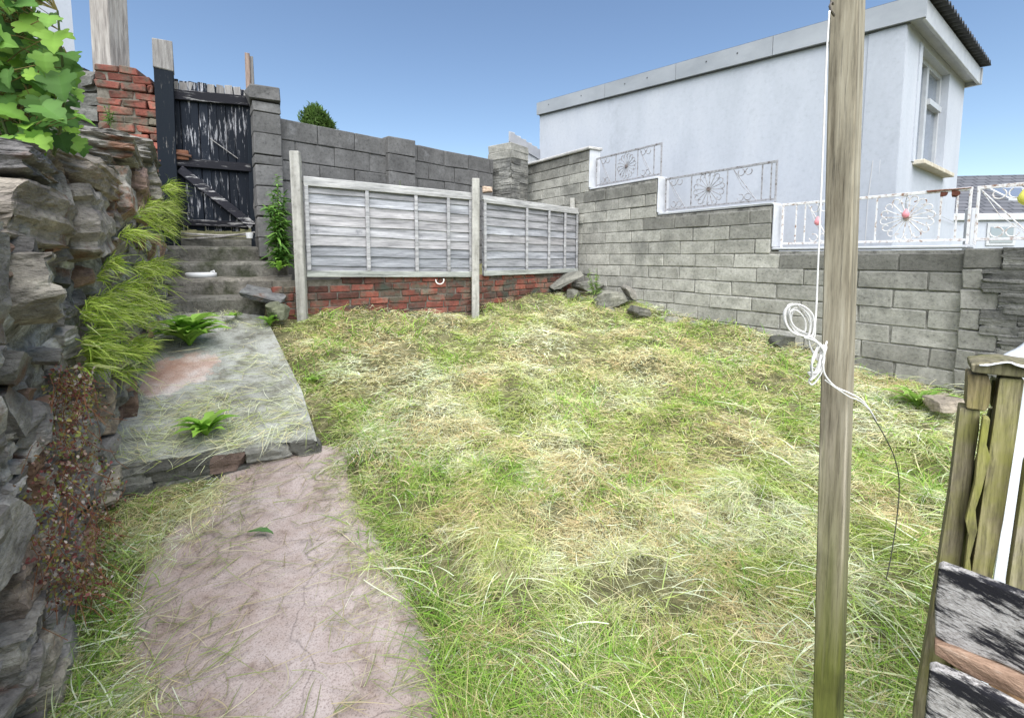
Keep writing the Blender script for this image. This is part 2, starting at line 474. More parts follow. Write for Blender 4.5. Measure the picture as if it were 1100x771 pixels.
def mat_plank():
    m, nt, b = nodes_of('peeling_white_black_plank')
    fine = noise(nt, 5, 8, .8, (.16, 9, 26)); med = noise(nt, 6, 5, .6, (.35, 2, 3.0)); g2 = noise(nt, 8, 6, .8, (.3, 20, 34))
    ad = nt.nodes.new('ShaderNodeMath'); ad.operation = 'MULTIPLY_ADD'; ad.inputs[1].default_value = 1.1
    nt.links.new(med, ad.inputs[0]); nt.links.new(fine, ad.inputs[2])
    f = ramp(nt, ad.outputs[0], [(.0, 1.0), (1.0, 0.0)])
    f = ramp(nt, f, [(.0, 0.0), (1.0, 1.0)])
    hv = nt.nodes.new('ShaderNodeMath'); hv.operation = 'MULTIPLY'; hv.inputs[1].default_value = .5; nt.links.new(ad.outputs[0], hv.inputs[0])
    f = ramp(nt, hv.outputs[0], [(.50, 0.0), (.525, .55), (.56, 1.0)])
    w = ramp(nt, g2, [(.30, (.07, .06, .055)), (.45, (.30, .285, .27)), (.62, (.46, .45, .44)), (.78, (.62, .61, .60))])
    c = mixc(nt, f, w, (.012, .012, .016))
    nt.links.new(c, b.inputs['Base Color']); b.inputs['Roughness'].default_value = .8; b.inputs['Specular IOR Level'].default_value = .2
    nn = bumpn(nt, f, .5, .003); nn = bumpn(nt, g2, .8, .004, nn); nt.links.new(nn, b.inputs['Normal'])
    return m
M['plank_peel'] = mat_plank()
M['brown_wood'] = simple('split_brown_wood', [(0.3, (.09, .05, .03)), (0.6, (.30, .20, .14)), (0.8, (.48, .40, .33))], 4, stretch=(.7, 6, 7), bump=.8, bscale=12, bdist=.006)

def mat_path():
    m, nt, b = nodes_of('pink_concrete')
    n = noise(nt, 1.7, 6, .6); f1 = noise(nt, 160, 3, .7); mid = noise(nt, 9, 6, .7)
    c = ramp(nt, n, [(.3, (.27, .21, .18)), (.5, (.345, .285, .26)), (.7, (.42, .365, .345))])
    d = ramp(nt, mid, [(.32, (.50, .43, .36)), (.44, (.9, .87, .84)), (.56, (1, 1, 1)), (.7, (1.12, 1.12, 1.12))])
    c = mixc(nt, .8, c, d, 'MULTIPLY')
    s = ramp(nt, f1, [(.34, (.45, .42, .40)), (.48, (1, 1, 1)), (.7, (1.12, 1.12, 1.12))])
    c = mixc(nt, .8, c, s, 'MULTIPLY')
    tc = nt.nodes.new('ShaderNodeTexCoord'); wv = nt.nodes.new('ShaderNodeTexNoise'); wv.inputs['Scale'].default_value = 5; nt.links.new(tc.outputs['Object'], wv.inputs['Vector'])
    va = nt.nodes.new('ShaderNodeVectorMath'); va.operation = 'MULTIPLY_ADD'; va.inputs[1].default_value = (.35, .35, .0)
    nt.links.new(wv.outputs['Color'], va.inputs[0]); nt.links.new(tc.outputs['Object'], va.inputs[2])
    vo = nt.nodes.new('ShaderNodeTexVoronoi'); vo.feature = 'DISTANCE_TO_EDGE'; vo.inputs['Scale'].default_value = 1.05; nt.links.new(va.outputs[0], vo.inputs['Vector'])
    ck = ramp(nt, vo.outputs['Distance'], [(.0, .5), (.004, .85), (.008, 1.0)])
    c = mixc(nt, .6, c, ck, 'MULTIPLY')
    nt.links.new(c, b.inputs['Base Color']); b.inputs['Roughness'].default_value = .9
    nn = bumpn(nt, f1, .5, .003); nn = bumpn(nt, mid, .5, .012, nn); nn = bumpn(nt, ck, .6, .006, nn)
    nt.links.new(nn, b.inputs['Normal'])
    return m
M['path'] = mat_path()

def mat_slab():
    m, nt, b = nodes_of('grey_slab_concrete')
    n = noise(nt, 2.2, 6, .6); f1 = noise(nt, 120, 3, .7); mid = noise(nt, 8, 6, .7)
    c = ramp(nt, n, [(.3, (.19, .19, .16)), (.5, (.34, .345, .305)), (.7, (.48, .485, .455))])
    # pink mortared patch on the left of the slab
    tc = nt.nodes.new('ShaderNodeTexCoord'); mp = nt.nodes.new('ShaderNodeMapping')
    mp.inputs['Location'].default_value = (2.33, -3.2, 0)
    nt.links.new(tc.outputs['Object'], mp.inputs[0])
    v = nt.nodes.new('ShaderNodeVectorMath'); v.operation = 'MULTIPLY'; v.inputs[1].default_value = (2.3, 1.5, 0)
    nt.links.new(mp.outputs[0], v.inputs[0])
    ln = nt.nodes.new('ShaderNodeVectorMath'); ln.operation = 'LENGTH'; nt.links.new(v.outputs[0], ln.inputs[0])
    ad = nt.nodes.new('ShaderNodeMath'); ad.operation = 'MULTIPLY_ADD'; ad.inputs[1].default_value = .9
    nt.links.new(mid, ad.inputs[0]); nt.links.new(ln.outputs['Value'], ad.inputs[2])
    f = ramp(nt, ad.outputs[0], [(.86, 1.0), (.94, 0.0)])
    dd = ramp(nt, mid, [(.36, (.45, .43, .36)), (.54, (1, 1, 1)), (.7, (1.2, 1.2, 1.2))])
    c = mixc(nt, .9, c, dd, 'MULTIPLY')
    pk = ramp(nt, n, [(.38, (.36, .22, .16)), (.5, (.50, .38, .32)), (.6, (.60, .55, .51))])
    c = mixc(nt, f, c, pk)
    s = ramp(nt, f1, [(.34, (.5, .5, .5)), (.48, (1, 1, 1)), (.7, (1.1, 1.1, 1.1))])
    c = mixc(nt, .8, c, s, 'MULTIPLY')
    nt.links.new(c, b.inputs['Base Color']); b.inputs['Roughness'].default_value = .9
    nn = bumpn(nt, f1, .5, .003); nn = bumpn(nt, mid, .6, .02, nn)
    nt.links.new(nn, b.inputs['Normal'])
    return m
M['slab'] = mat_slab()

def mat_glass():
    m, nt, b = nodes_of('window_glass')
    b.inputs['Base Color'].default_value = (.30, .34, .40, 1)
    b.inputs['Roughness'].default_value = .04
    b.inputs['Metallic'].default_value = .55
    b.inputs['Specular IOR Level'].default_value = .8
    return m
M['glass'] = mat_glass()

def mat_slates():
    m, nt, b = nodes_of('dark_roof_slates')
    tc = nt.nodes.new('ShaderNodeTexCoord')
    br = nt.nodes.new('ShaderNodeTexBrick')
    br.inputs['Color1'].default_value = (.075, .078, .085, 1); br.inputs['Color2'].default_value = (.11, .11, .118, 1)
    br.inputs['Mortar'].default_value = (.02, .02, .022, 1); br.inputs['Scale'].default_value = 1
    br.inputs['Brick Width'].default_value = .32; br.inputs['Row Height'].default_value = .2; br.inputs['Mortar Size'].default_value = .018
    nt.links.new(tc.outputs['UV'], br.inputs[0])
    mp = nt.nodes.new('ShaderNodeMapping'); nt.links.new(tc.outputs['Object'], mp.inputs[0]); nt.links.new(mp.outputs[0], br.inputs[0])
    nt.links.new(br.outputs[0], b.inputs['Base Color']); b.inputs['Roughness'].default_value = .6
    return m
M['slates'] = mat_slates()
M['grass'] = blades_mat('grass_blades', 1.0, .25)
M['leaf'] = blades_mat('leaf_surface', 1.0, .4)

# ------------------------------------------------------------ ground
LW = lambda y: -0.72 - 0.577 * y                     # face line of the stone wall on the left (x for a given y)
A_R = np.array([3.32, 3.42]); U_R = np.array([-.560, .828]); U_R = U_R / np.linalg.norm(U_R)
F0 = np.array([-2.03, 2.27]); F1 = np.array([-1.17, 2.70])
VS = np.array([-.5, .866])
def fence_pt(px, Y, y=250): 
    p = P(px, y, Y); return p[:2]
FP0 = fence_pt(325, 4.42); FP1 = fence_pt(510, 5.40); FP2 = fence_pt(619, 6.86)
ctrl = np.array([
    (-1.4, 1.4, -1.50), (0, 1.4, -1.50), (1.5, 1.4, -1.55), (3, 2.2, -1.32), (-1.9, 2.2, -1.30), (-1.1, 2.6, -1.24), (-.3, .5, -1.6), (1.5, .6, -1.6), (-1, .6, -1.6),
    (3.3, 3.4, -1.0), (2.87, 4.1, -.95), (2.3, 4.8, -.77), (1.7, 5.7, -.66), (.94, 6.8, -.50), (-.4, 5.35, -.63), (-1.98, 4.35, -.585), (0, 3.9, -1.0),
    (-1.42, 3.15, -.96), (-2.1, 4.05, -.64), (1, 4, -1.0), (1.5, 2.6, -1.3), (0, 2.6, -1.27)])
def _basis(x, y):
    return np.stack([np.ones_like(x), x, y, x * x, x * y, y * y], -1)
_co = np.linalg.lstsq(_basis(ctrl[:, 0], ctrl[:, 1]), ctrl[:, 2], rcond=None)[0]
_resid = ctrl[:, 2] - _basis(ctrl[:, 0], ctrl[:, 1]) @ _co
def ground_z(x, y):
    x = np.clip(np.asarray(x, float), -3.6, 3.9); y = np.clip(np.asarray(y, float), .2, 7.5)
    h = _basis(x, y) @ _co
    d = (x[..., None] - ctrl[:, 0]) ** 2 + (y[..., None] - ctrl[:, 1]) ** 2
    w = np.exp(-d / .5)
    h = h + (w * _resid).sum(-1) / (w.sum(-1) + .3)
    return EYE + h
def slab_z(x, y):
    return EYE - 1.08 + .27 * ((np.asarray(x) - F1[0]) * VS[0] + (np.asarray(y) - F1[1]) * VS[1])
def slab_edge_s(x, y):
    """distance up-garden from the slab's front lip"""
    return (x - F1[0]) * VS[0] + (y - F1[1]) * VS[1]
SLAB_R = np.array([(-1.17, 2.70), (-1.45, 3.15), (-2.15, 4.1), (-2.30, 4.3)])
def slab_right(y):
    return np.interp(y, SLAB_R[:, 1], SLAB_R[:, 0])
# lower path: left and right edge as x for a given y
PL = np.array([(-1.05, .6), (-1.22, 1.4), (-1.50, 1.84), (-1.55, 2.1), (-1.50, 2.6)])
PR = np.array([(-.05, .6), (-.22, 1.35), (-.42, 1.7), (-.70, 2.1), (-.92, 2.4), (-1.05, 2.6)])
def in_path(x, y):
    l = np.interp(y, PL[:, 1], PL[:, 0]); r = np.interp(y, PR[:, 1], PR[:, 0])
    wob = (fbm(x * 3, y * 3, 5) - .5) * .35
    return np.clip(np.minimum(x - l + wob, r - x + wob) / .12 + .5, 0, 1) * (slab_edge_s(x, y) < 0)
def in_slab(x, y):
    return (slab_edge_s(x, y) > 0) & (x < slab_right(y)) & (x > LW(y)) & (y < 4.35)
def fence_side(x, y):
    """>0 behind the fence line"""
    def sd(p, q):
        d = (q - p) / np.linalg.norm(q - p); return d[0] * (y - p[1]) - d[1] * (x - p[0])
    s1 = sd(FP0, FP1); s2 = sd(FP1, FP2)
    return np.where(x < FP1[0], s1, s2)
def right_side(x, y):
    """>0 on the lawn side of the right wall"""
    return (x - A_R[0]) * (-U_R[1]) + (y - A_R[1]) * U_R[0]
def terrain(x, y):
    z = ground_z(x, y)
    bumps = (fbm(x * 2.2, y * 2.2, 3) - .5) * .20 + (fbm(x * 5, y * 5, 141) - .5) * .16
    z = z + bumps * (1 - in_path(x, y)) * .8
    l_ = np.interp(y, PL[:, 1], PL[:, 0]) - .14; r_ = np.interp(y, PR[:, 1], PR[:, 0]) + .12
    z = np.where((x > l_) & (x < r_) & (slab_edge_s(x, y) < .1) & (y > .3) & (y < 2.8), np.minimum(z, ground_z(x, y) - .015), z)
    slabm = (slab_edge_s(x, y) > -.01) & (x < slab_right(y) + .0) & (y < 6)
    z = np.where(slabm, np.minimum(z, slab_z(x, y) - .05), z)
    z = np.where((fence_side(x, y) > .14) & (x > FP0[0] - .2) & (right_side(x, y) > 0), np.maximum(z, EYE - .30), z)
    lw = LW(y) - x
    top = EYE + .276 + .195 * (np.clip(y, .2, 4.6) - 1.285) - .12
    z = np.where(lw > .28, np.maximum(z, top), z)
    far = np.maximum(np.abs(x), np.abs(y - 3))
    z = np.where((far > 9) & (right_side(x, y) < 0), EYE - 1.0, z)
    return z
def axis(lo, hi, step, far):
    a = list(np.arange(lo, hi + 1e-6, step))
    k = step; v = a[-1]
    while v < far: k *= 1.5; v += k; a.append(v)
    k = step; v = a[0]
    while v > -far: k *= 1.5; v -= k; a.insert(0, v)
    return np.array(a)
gx = axis(-3.8, 3.9, .04, 400); gy = axis(.2, 7.4, .04, 400)
GX, GY = np.meshgrid(gx, gy, indexing='ij')
GZ = terrain(GX, GY)
nx, ny = GX.shape
I = np.arange(nx * ny).reshape(nx, ny)
quads = np.stack([I[:-1, :-1], I[1:, :-1], I[1:, 1:], I[:-1, 1:]], -1).reshape(-1, 4)
g = MB(); g.add(np.stack([GX, GY, GZ], -1).reshape(-1, 3), quads.tolist())
tag(g.build('ground', M['turf'], smooth=True), kind='structure')

# lower pink concrete path: a sheet following the ground
ys = np.linspace(.35, 2.75, 60); us = np.linspace(0, 1, 26)
V = []
for y in ys:
    l = np.interp(y, PL[:, 1], PL[:, 0]) - .12; r = np.interp(y, PR[:, 1], PR[:, 0]) + .10
    for u in us:
        x = l + (r - l) * u
        V.append((x, y, 0))
V = np.array(V)
V[:, 2] = ground_z(V[:, 0], V[:, 1]) + .012 + (fbm(V[:, 0] * 1.5, V[:, 1] * 1.5, 21) - .5) * .03
e = np.minimum(us, 1 - us); V[:, 2] -= np.tile(np.clip(.05 - e, 0, 1) * .9, len(ys))
n = len(us)
F = [(i * n + j, i * n + j + 1, (i + 1) * n + j + 1, (i + 1) * n + j) for i in range(len(ys) - 1) for j in range(n - 1)
     if slab_edge_s(*V[i * n + j][:2]) < .05]
g = MB(); g.add(V, F); tag(g.build('path', M['path'], smooth=True), kind='structure')

# upper slab with its rough front lip
g = MB(); V = []; nu, nv = 40, 60
for j in range(nv + 1):
    s = j / nv
    for i in range(nu + 1):
        u = i / nu
        yl = F0[1] + (4.2 - F0[1]) * s; xl = LW(yl) - .06
        yr = F1[1] + (4.30 - F1[1]) * s; xr = slab_right(yr)
        x = xl + (xr - xl) * u; y = yl + (yr - yl) * u
        w = (fbm(u * 9, s * 3, 11) - .5) * .06 * (1 if j == 0 else 0)
        x += w * VS[0]; y += w * VS[1]
        z = slab_z(x, y) + (fbm(x * 3, y * 3, 12) - .5) * .035
        if j == 0: z -= .012
        V.append((x, y, float(z)))
n = nu + 1
F = [(j * n + i, j * n + i + 1, (j + 1) * n + i + 1, (j + 1) * n + i) for j in range(nv) for i in range(nu)]
g.add(V, F)
# skirt right side
V2 = [V[j * n + nu] for j in range(nv + 1)]
g.add(V2 + [(a, b, c - .25) for a, b, c in V2], [(j, nv + 1 + j, nv + 2 + j, j + 1) for j in range(nv)])
tag(g.build('slab_path', M['slab'], smooth=True), kind='structure')
g = MB()
tF = (F1 - F0); LF = np.linalg.norm(tF); tF = tF / LF
s = -.08; k = 0
while s < LF:
    w = rng.uniform(.12, .3)
    for (z0, z1) in ((.0, .10), (.10, .205)):
        c = F0 + tF * (s + w / 2) + VS * .045
        zt = float(slab_z(*c)) - .02
        t = rng.uniform(.55, 1.25); pk = (1.25, .9, .8) if rng.random() < .3 else (1, 1, .97)
        g.rock((c[0], c[1], zt - (z0 + z1) / 2), (w * 1.04, .12, (z1 - z0) * 1.08), (0, 0, math.atan2(tF[1], tF[0])), 100 + k, tuple(np.array(pk) * t * .75), sub=7, planes=6, rough=.07, cut=.82)  # tints darkened to put the shade below the lip into the stones
        k += 1
    s += w
tag(g.build('stone_kerb', M['rubble']), 'mossy rubble stone kerb holding up the front lip of the grey concrete slab', 'kerb')

# ------------------------------------------------------------ garden steps
steps = thing('garden_steps', 'worn mossy concrete garden steps leading up to the old black gate', 'steps', P(228, 337, 4.22), R(24))
b0 = np.array(steps.location)
lv = [-.368, -.209, -.054, .105]; yy = [0, .24, .49, .72]
xw = [(-.50, .42), (-.52, .66), (-.52, .62), (-.52, .56)]
for k in range(4):
    g = MB()
    z1 = EYE + lv[k] - b0[2]; z0 = z1 - .20
    nseg = 14
    # rounded and worn tread: a lofted strip
    prof = [(0.0, z0), (0.0, z1 - .035), (.012, z1 - .008), (.045, z1), (.32, z1 + .004), (.32, z0)]
    V = []
    for i in range(nseg + 1):
        x = xw[k][0] + (xw[k][1] - xw[k][0]) * i / nseg
        for q, (py_, pz_) in enumerate(prof):
            wv = (fbm(x * 6 + k * 7, q * 1.3, 31) - .5)
            V.append((x, yy[k] + py_ + wv * .05 * (q < 4), pz_ + wv * .03))
    m_ = len(prof)
    F = [(i * m_ + q, (i + 1) * m_ + q, (i + 1) * m_ + (q + 1) % m_, i * m_ + (q + 1) % m_) for i in range(nseg) for q in range(m_)]
    F += [tuple(range(m_))[::-1], tuple(nseg * m_ + q for q in range(m_))]
    g.add(V, F, (1.2, 1.18, 1.12) if k != 1 else (1.35, 1.28, 1.2))
    g.build('step', M['steps'], steps)
g = MB()   # threshold under the gate
g.box((-.55, .95, EYE + .0 - b0[2]), (.56, 1.4, EYE + .20 - b0[2]), (.7, .7, .65), .02, .01)
g.build('threshold', M['steps'], steps)

# ------------------------------------------------------------ block walls
def blockwall(m, ranges_of, z_top, z_bot, ch, bl, thick, yf, seed, bond=.5, c=.006, jit=.002, tint=None, gap=.009, dirn=1):
    """courses from z_top down. ranges_of(zmid) -> list of (x0,x1). Lawn face at y=yf, body towards -dirn*y"""
    g = np.random.default_rng(seed)
    k = 0; z = z_top
    while z > z_bot:
        for (a, b) in ranges_of(z - ch / 2):
            x = a - bl * (bond * (k % 2)) - g.uniform(0, .05)
            while x < b:
                x2 = x + bl * g.uniform(.95, 1.05)
                lo = max(a, x) + gap / 2; hi = min(b, x2) - gap / 2
                if hi - lo > .03:
                    off = g.normal(0, .003)
                    t = g.uniform(.90, 1.10)
                    tt = np.array([t, t, t]) * (tint((lo + hi) / 2, z) if tint else 1)
                    y0, y1 = yf + off, yf - dirn * thick
                    m.box((lo, min(y0, y1), z - ch + gap / 2 + g.normal(0, .001)), (hi, max(y0, y1), z - gap / 2 + g.normal(0, .001)), tt, c, jit)
                x = x2
        z -= ch; k += 1

# right wall: local x runs from the near end to the far corner, local +y faces the lawn
RW = thing('block_wall', 'stepped grey concrete block garden wall below the white building', 'wall', (A_R[0], A_R[1], 0), math.atan2(U_R[1], U_R[0]))
T3, T2, T1, T0 = EYE + .055, EYE + .055 + .441, EYE + .055 + .882, EYE + .055 + 1.44
X3, X2, X1, X0 = 1.413, 2.798, 3.994, 5.52
CH = .147
def rr(z):
    if z < T3: return [(-.02, X0)]
    if z < T2: return [(X3, X0)]
    if z < T1: return [(X2, X0)]
    return [(X1, X0)]
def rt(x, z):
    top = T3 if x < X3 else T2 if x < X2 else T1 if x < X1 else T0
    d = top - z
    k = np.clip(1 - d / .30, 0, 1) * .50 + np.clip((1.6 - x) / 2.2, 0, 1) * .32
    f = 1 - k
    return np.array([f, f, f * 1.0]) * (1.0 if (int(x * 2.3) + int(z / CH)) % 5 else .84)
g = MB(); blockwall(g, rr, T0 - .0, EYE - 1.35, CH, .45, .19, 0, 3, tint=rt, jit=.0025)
g.build('blockwork', M['block'], RW)
g = MB()
yb = -.013
for (a, b, t) in ((-.02, X3, T3), (X3, X2, T2), (X2, X1, T1), (X1, X0, T0)):
    g.box((a + .004, -.18, -.2), (b + (.004 if b < X0 else 0) - .002, yb, t - .008), (.9, .9, .9))
g.build('mortar', M['mortar'], RW)
g = MB()
g.box((X1 - .05, -.23, T0 + .004), (X0, .035, T0 + .045), (1, 1, 1), .01, .004)
g.build('coping', M['coping'], RW)
# white painted cappings along each step and up each step's end
for (a, b, t, tn) in ((0.0, X3, T3, T2), (X3, X2, T2, T1), (X2, X1, T1, T0)):
    g = MB()
    g.box((a, -.20, t + .003), (b - .002, -.02, t + .030), (1, 1, 1), .006, .002)
    g.box((b - .024, -.21, t + .031), (b - .003, -.01, tn + .01), (1, 1, 1), .006, .002)
    g.build('white_capping', M['white_paint'], RW)

# pillar at the near end with stone facing and block quoins
PIL = thing('stone_pillar', 'grey pillar faced with riven stone and block quoins at the near end of the block wall', 'pillar', (A_R[0], A_R[1], 0), math.atan2(U_R[1], U_R[0]))
g = MB(); g.box((-1.1, -.22, -.1), (-.006, .035, T3 + .0), (.8, .8, .8)); g.build('core', M['mortar'], PIL)
g = MB(); q = MB()
z = T3; k = 0
while z > EYE - 1.35:
    w = .11 if k % 2 else .20
    g.box((-w, -.1, z - .142), (0, .05, z - .004), (.6, .6, .6) if z < T3 - .1 else (.35, .35, .35), .006, .003)
    x = -w - .004
    while x > -1.1:
        w2 = rng.uniform(.18, .4); zz = z
        while zz > z - .14:
            hh = rng.uniform(.022, .05)
            t = rng.uniform(.35, .9)
            q.rock((x - w2 / 2, .035, zz - hh / 2), (w2, .05 + rng.uniform(0, .03), hh * 1.25), (0, 0, 0), int(rng.integers(1e6)), (t, t, t), sub=4, planes=3, rough=.06, cut=.92)
            zz -= hh
        x -= w2
    z -= .147; k += 1
g.build('quoin', M['block'], PIL); q.build('stone_facing', M['rubble'], PIL)

# back wall
B0 = P(300, 160, 5.18)[:2]; B1 = P(530, 180, 7.35)[:2]
dB = (B1 - B0); LB = np.linalg.norm(dB); dB /= LB
BW = thing('block_wall', 'dark grey concrete block wall at the top of the garden behind the wooden fence', 'wall', (B0[0], B0[1], 0), math.atan2(dB[1], dB[0]))
g = MB(); TB = EYE + 1.49
blockwall(g, lambda z: [(0, LB)], TB, EYE - .4, .222, .45, .2, 0, 5, dirn=-1, c=.007, jit=.003)
g.build('blockwork', M['dark_block'], BW)
g = MB(); g.box((.0, .014, EYE - .5), (LB, .19, TB - .008)); g.build('mortar', M['dark_mortar'], BW)
g = MB()
sp = 1.28
z = TB + .03
while z > EYE - .3:
    g.box((sp, -.07, z - .215), (sp + .40, .21, z - .005), tuple(np.ones(3) * rng.uniform(.8, 1.15)), .007, .003); z -= .222
g.build('pier', M['dark_block'], BW)

# gate pillar of blocks
pc = P(287, 170, 5.12)
GP = thing('gate_pillar', 'narrow grey block pillar with a tilted cap block right of the black gate', 'pillar', (pc[0], pc[1], 0), R(34))
g = MB(); z = EYE + 1.60
for k in range(9):
    h_ = .215 if k % 3 else .11
    g.box((-.13, -.13, z - h_ + .008), (.13, .13, z), tuple(np.ones(3) * rng.uniform(.85, 1.25)), .007, .004)
    z -= h_
g.build('blockwork', M['dark_block'], GP)
g = MB(); g.box((-.155, -.155, EYE + 1.605), (.15, .15, EYE + 1.75), (.9, .9, .9), .01, .012); g.build('cap_block', M['dark_block'], GP)

# riven stone pillar at the far corner
pc = P(546, 180, 7.62)
SP = thing('stone_pillar', 'riven stone faced pillar in the far corner behind the fence between the two block walls', 'pillar', (pc[0], pc[1], 0), R(52))
g = MB(); g.box((-.2, -.2, EYE - .4), (.2, .2, EYE + 1.50), (.8, .8, .8)); g.build('core', M['mortar'], SP)
g = MB()
z = EYE + 1.50
while z > EYE + .1:
    hh = rng.uniform(.035, .075)
    for (cx_, cy_, ww, dd, yaw) in ((-.1, -.205, .22, .05, 0), (.1, -.205, .22, .05, 0), (-.205, 0.08, .22, .05, R(90)), (-.205, -.11, .22, .05, R(90))):
        t = rng.uniform(.6, 1.25)
        g.rock((cx_, cy_, z - hh / 2), (ww, .05 + rng.uniform(0, .025), hh * 1.15), (0, 0, yaw), int(rng.integers(1e6)), (t, t, t), sub=4, planes=3, rough=.06, cut=.92)
    z -= hh
g.build('stone_facing', M['rubble'], SP)
g = MB(); g.box((-.24, -.24, EYE + 1.505), (.22, .22, EYE + 1.61), (.75, .75, .75), .01, .006); g.box((-.24, -.24, EYE + 1.615), (.22, .22, EYE + 1.74), (.9, .9, .9), .01, .006)
g.build('cap_block', M['block'], SP)

# white ledged gate beyond the far corner
WG0 = P(547, 160, 8.3); WG1 = P(583, 170, 8.9)
d_ = WG1[:2] - WG0[:2]; L_ = np.linalg.norm(d_)
WG = thing('side_gate', 'weathered white boarded gate between the stone pillar and the white building', 'gate', (WG0[0], WG0[1], EYE + .7), math.atan2(d_[1], d_[0]))
g = MB(); nb = 6
for k in range(nb):
    w = L_ / nb
    g.box((k * w + .004, 0, 0), ((k + 1) * w - .004, .02, 1.46 - .22 * k / nb), tuple(np.ones(3) * rng.uniform(.8, 1)), .002, .002)
g.build('board', M['upvc'], WG)
g = MB(); g.box((0, -.035, .92), (L_, -.002, 1.0), (.95, .95, .95)); g.beam((L_ * .96, -.02, 1.0), (L_ * .55, -.02, .5), .05, .03, (.9, .9, .9)); g.box((0, -.035, .2), (L_, -.002, .3)); g.build('ledge', M['upvc'], WG)
g = MB(); g.beam((0, -.02, 1.36), (L_, -.02, 1.14), .17, .025, (.65, .65, .68)); g.build('top_board', M['upvc'], WG)

# ------------------------------------------------------------ white building
C0 = np.array([3.737, 4.6]); RB = R(37.4)
BD = thing('white_building', 'long white rendered outbuilding with a corrugated roof and tall end window', 'building', (C0[0], C0[1], 0), RB)
LBD, WBD = 5.31, 2.60
zn, zf = EYE + 2.21, EYE + 2.60      # wall tops near and far
def slopebox(m, x0, x1, y0, y1, zb0, zb1, zt0, zt1, tint=(1, 1, 1)):
    m.prism([(x0, y0), (x1, y0), (x1, y1), (x0, y1)], [zb0, zb0, zb1, zb1], [zt0, zt0, zt1, zt1], tint)
g = MB()
slopebox(g, 0, .2, .0, LBD, 0, 0, zn, zf)
# end face with its window opening
wx0, wx1 = .53, 1.78
wz0, wz1 = P(983, 172, 4.9)[2], EYE + 2.13
g.box((.2, 0, 0), (wx0, .2, zn)); g.box((wx1, 0, 0), (WBD, .2, zn))
g.box((wx0, .001, 0), (wx1, .199, wz0)); g.box((wx0, .001, wz1), (wx1, .199, zn))
slopebox(g, WBD - .2, WBD, .2, LBD, 0, 0, zn, zf); g.box((.2, LBD - .2, 0), (WBD - .2, LBD, zf))
g.build('wall', M['render'], BD)
g = MB(); g.box((-.014, .004, 0), (.0, .3, zn - .02), (.93, .93, .93)); g.box((wx0 - .1, -.012, wz0 - .02), (wx0 - .0, -.0, wz1)); g.build('corner_band', M['render'], BD)
# window
g = MB()
fw = .055
yw0, yw1 = .07, .13
g.box((wx0, yw0, wz0), (wx0 + fw, yw1, wz1)); g.box((wx1 - fw, yw0, wz0), (wx1, yw1, wz1))
g.box((wx0 + fw, yw0 + .001, wz0), (wx1 - fw, yw1 - .001, wz0 + fw)); g.box((wx0 + fw, yw0 + .001, wz1 - fw), (wx1 - fw, yw1 - .001, wz1))
xm = wx0 + .62
g.box((xm - .04, yw0 - .004, wz0 + fw), (xm + .04, yw1 - .002, wz1 - fw))
tz = wz1 - .40
g.box((xm + .04, yw0 - .03, tz - .04), (wx1 - fw, yw1 - .003, tz + .02))
wf = g.build('window', M['upvc'], BD)
g = MB(); g.box((wx0 + fw, .10, wz0 + fw), (wx1 - fw, .106, wz1 - fw)); g.build('pane', M['glass'], wf)
g = MB(); g.box((wx0 - .05, -.10, wz0 - .05), (wx1 + .06, .06, wz0 - .004), (1, 1, 1), .006); g.build('sill', M['cream'], wf)
# fascia boards along the long side, a joint every few feet
g = MB()
yy_ = [-.14, 1.2, 2.45, 3.7, LBD + .03]
for k in range(4):
    a, b = yy_[k] + .003, yy_[k + 1] - .003
    za = zn + (zf - zn) * a / LBD; zb = zn + (zf - zn) * b / LBD
    slopebox(g, -.055, -.02, a, b, za - .02, zb - .02, za + .19, zb + .19, tuple(np.ones(3) * rng.uniform(.94, 1.06)))
for yv in (.5, 1.6, 2.0, 2.9, 3.3, 4.2, 5.0):
    zc = zn + (zf - zn) * yv / LBD + .1
    g.box((-.061, yv, zc), (-.05, yv + .015, zc + .015), (.25, .25, .25))
g.build('side_fascia', M['grey_fascia'], BD)
g = MB(); slopebox(g, -.019, .0, -.02, LBD, zn - .035, zf - .035, zn - .001, zf - .001, (.3, .3, .3)); g.build('fascia_shadow_strip', M['grey_fascia'], BD)  # dark strip put under the fascia to imitate its shadow line
g = MB(); g.box((-.02, -.135, zn - .045), (WBD + .02, -.105, zn + .145), (1, 1, 1), .004)
g.box((-.02, -.104, zn - .0), (WBD + .02, -.0, zn + .03), (.9, .9, .9))
g.box((WBD + .021, -.15, zn - .05), (WBD + .07, .12, zn + .15), (.8, .8, .8), .004)
g.build('end_fascia', M['upvc'], BD)
# corrugated sheet roof
V = []; F = []
nX = 200
xs_ = np.linspace(-.03, WBD + .06, nX)
cz = .022 * np.sin(xs_ / .076 * 2 * math.pi / 1.6)
for i, x in enumerate(xs_):
    for (yv, dz) in ((-.22, 0), (LBD + .05, 0), (LBD + .05, -.012), (-.22, -.012)):
        V.append((x, yv, zn + (zf - zn) * yv / LBD + .205 + cz[i] + dz))
for i in range(nX - 1):
    a = i * 4; b_ = a + 4
    for q in range(4): F.append((a + q, b_ + q, b_ + (q + 1) % 4, a + (q + 1) % 4))
g = MB(); g.add(V, F); g.build('roof', M['roofsheet'], BD)
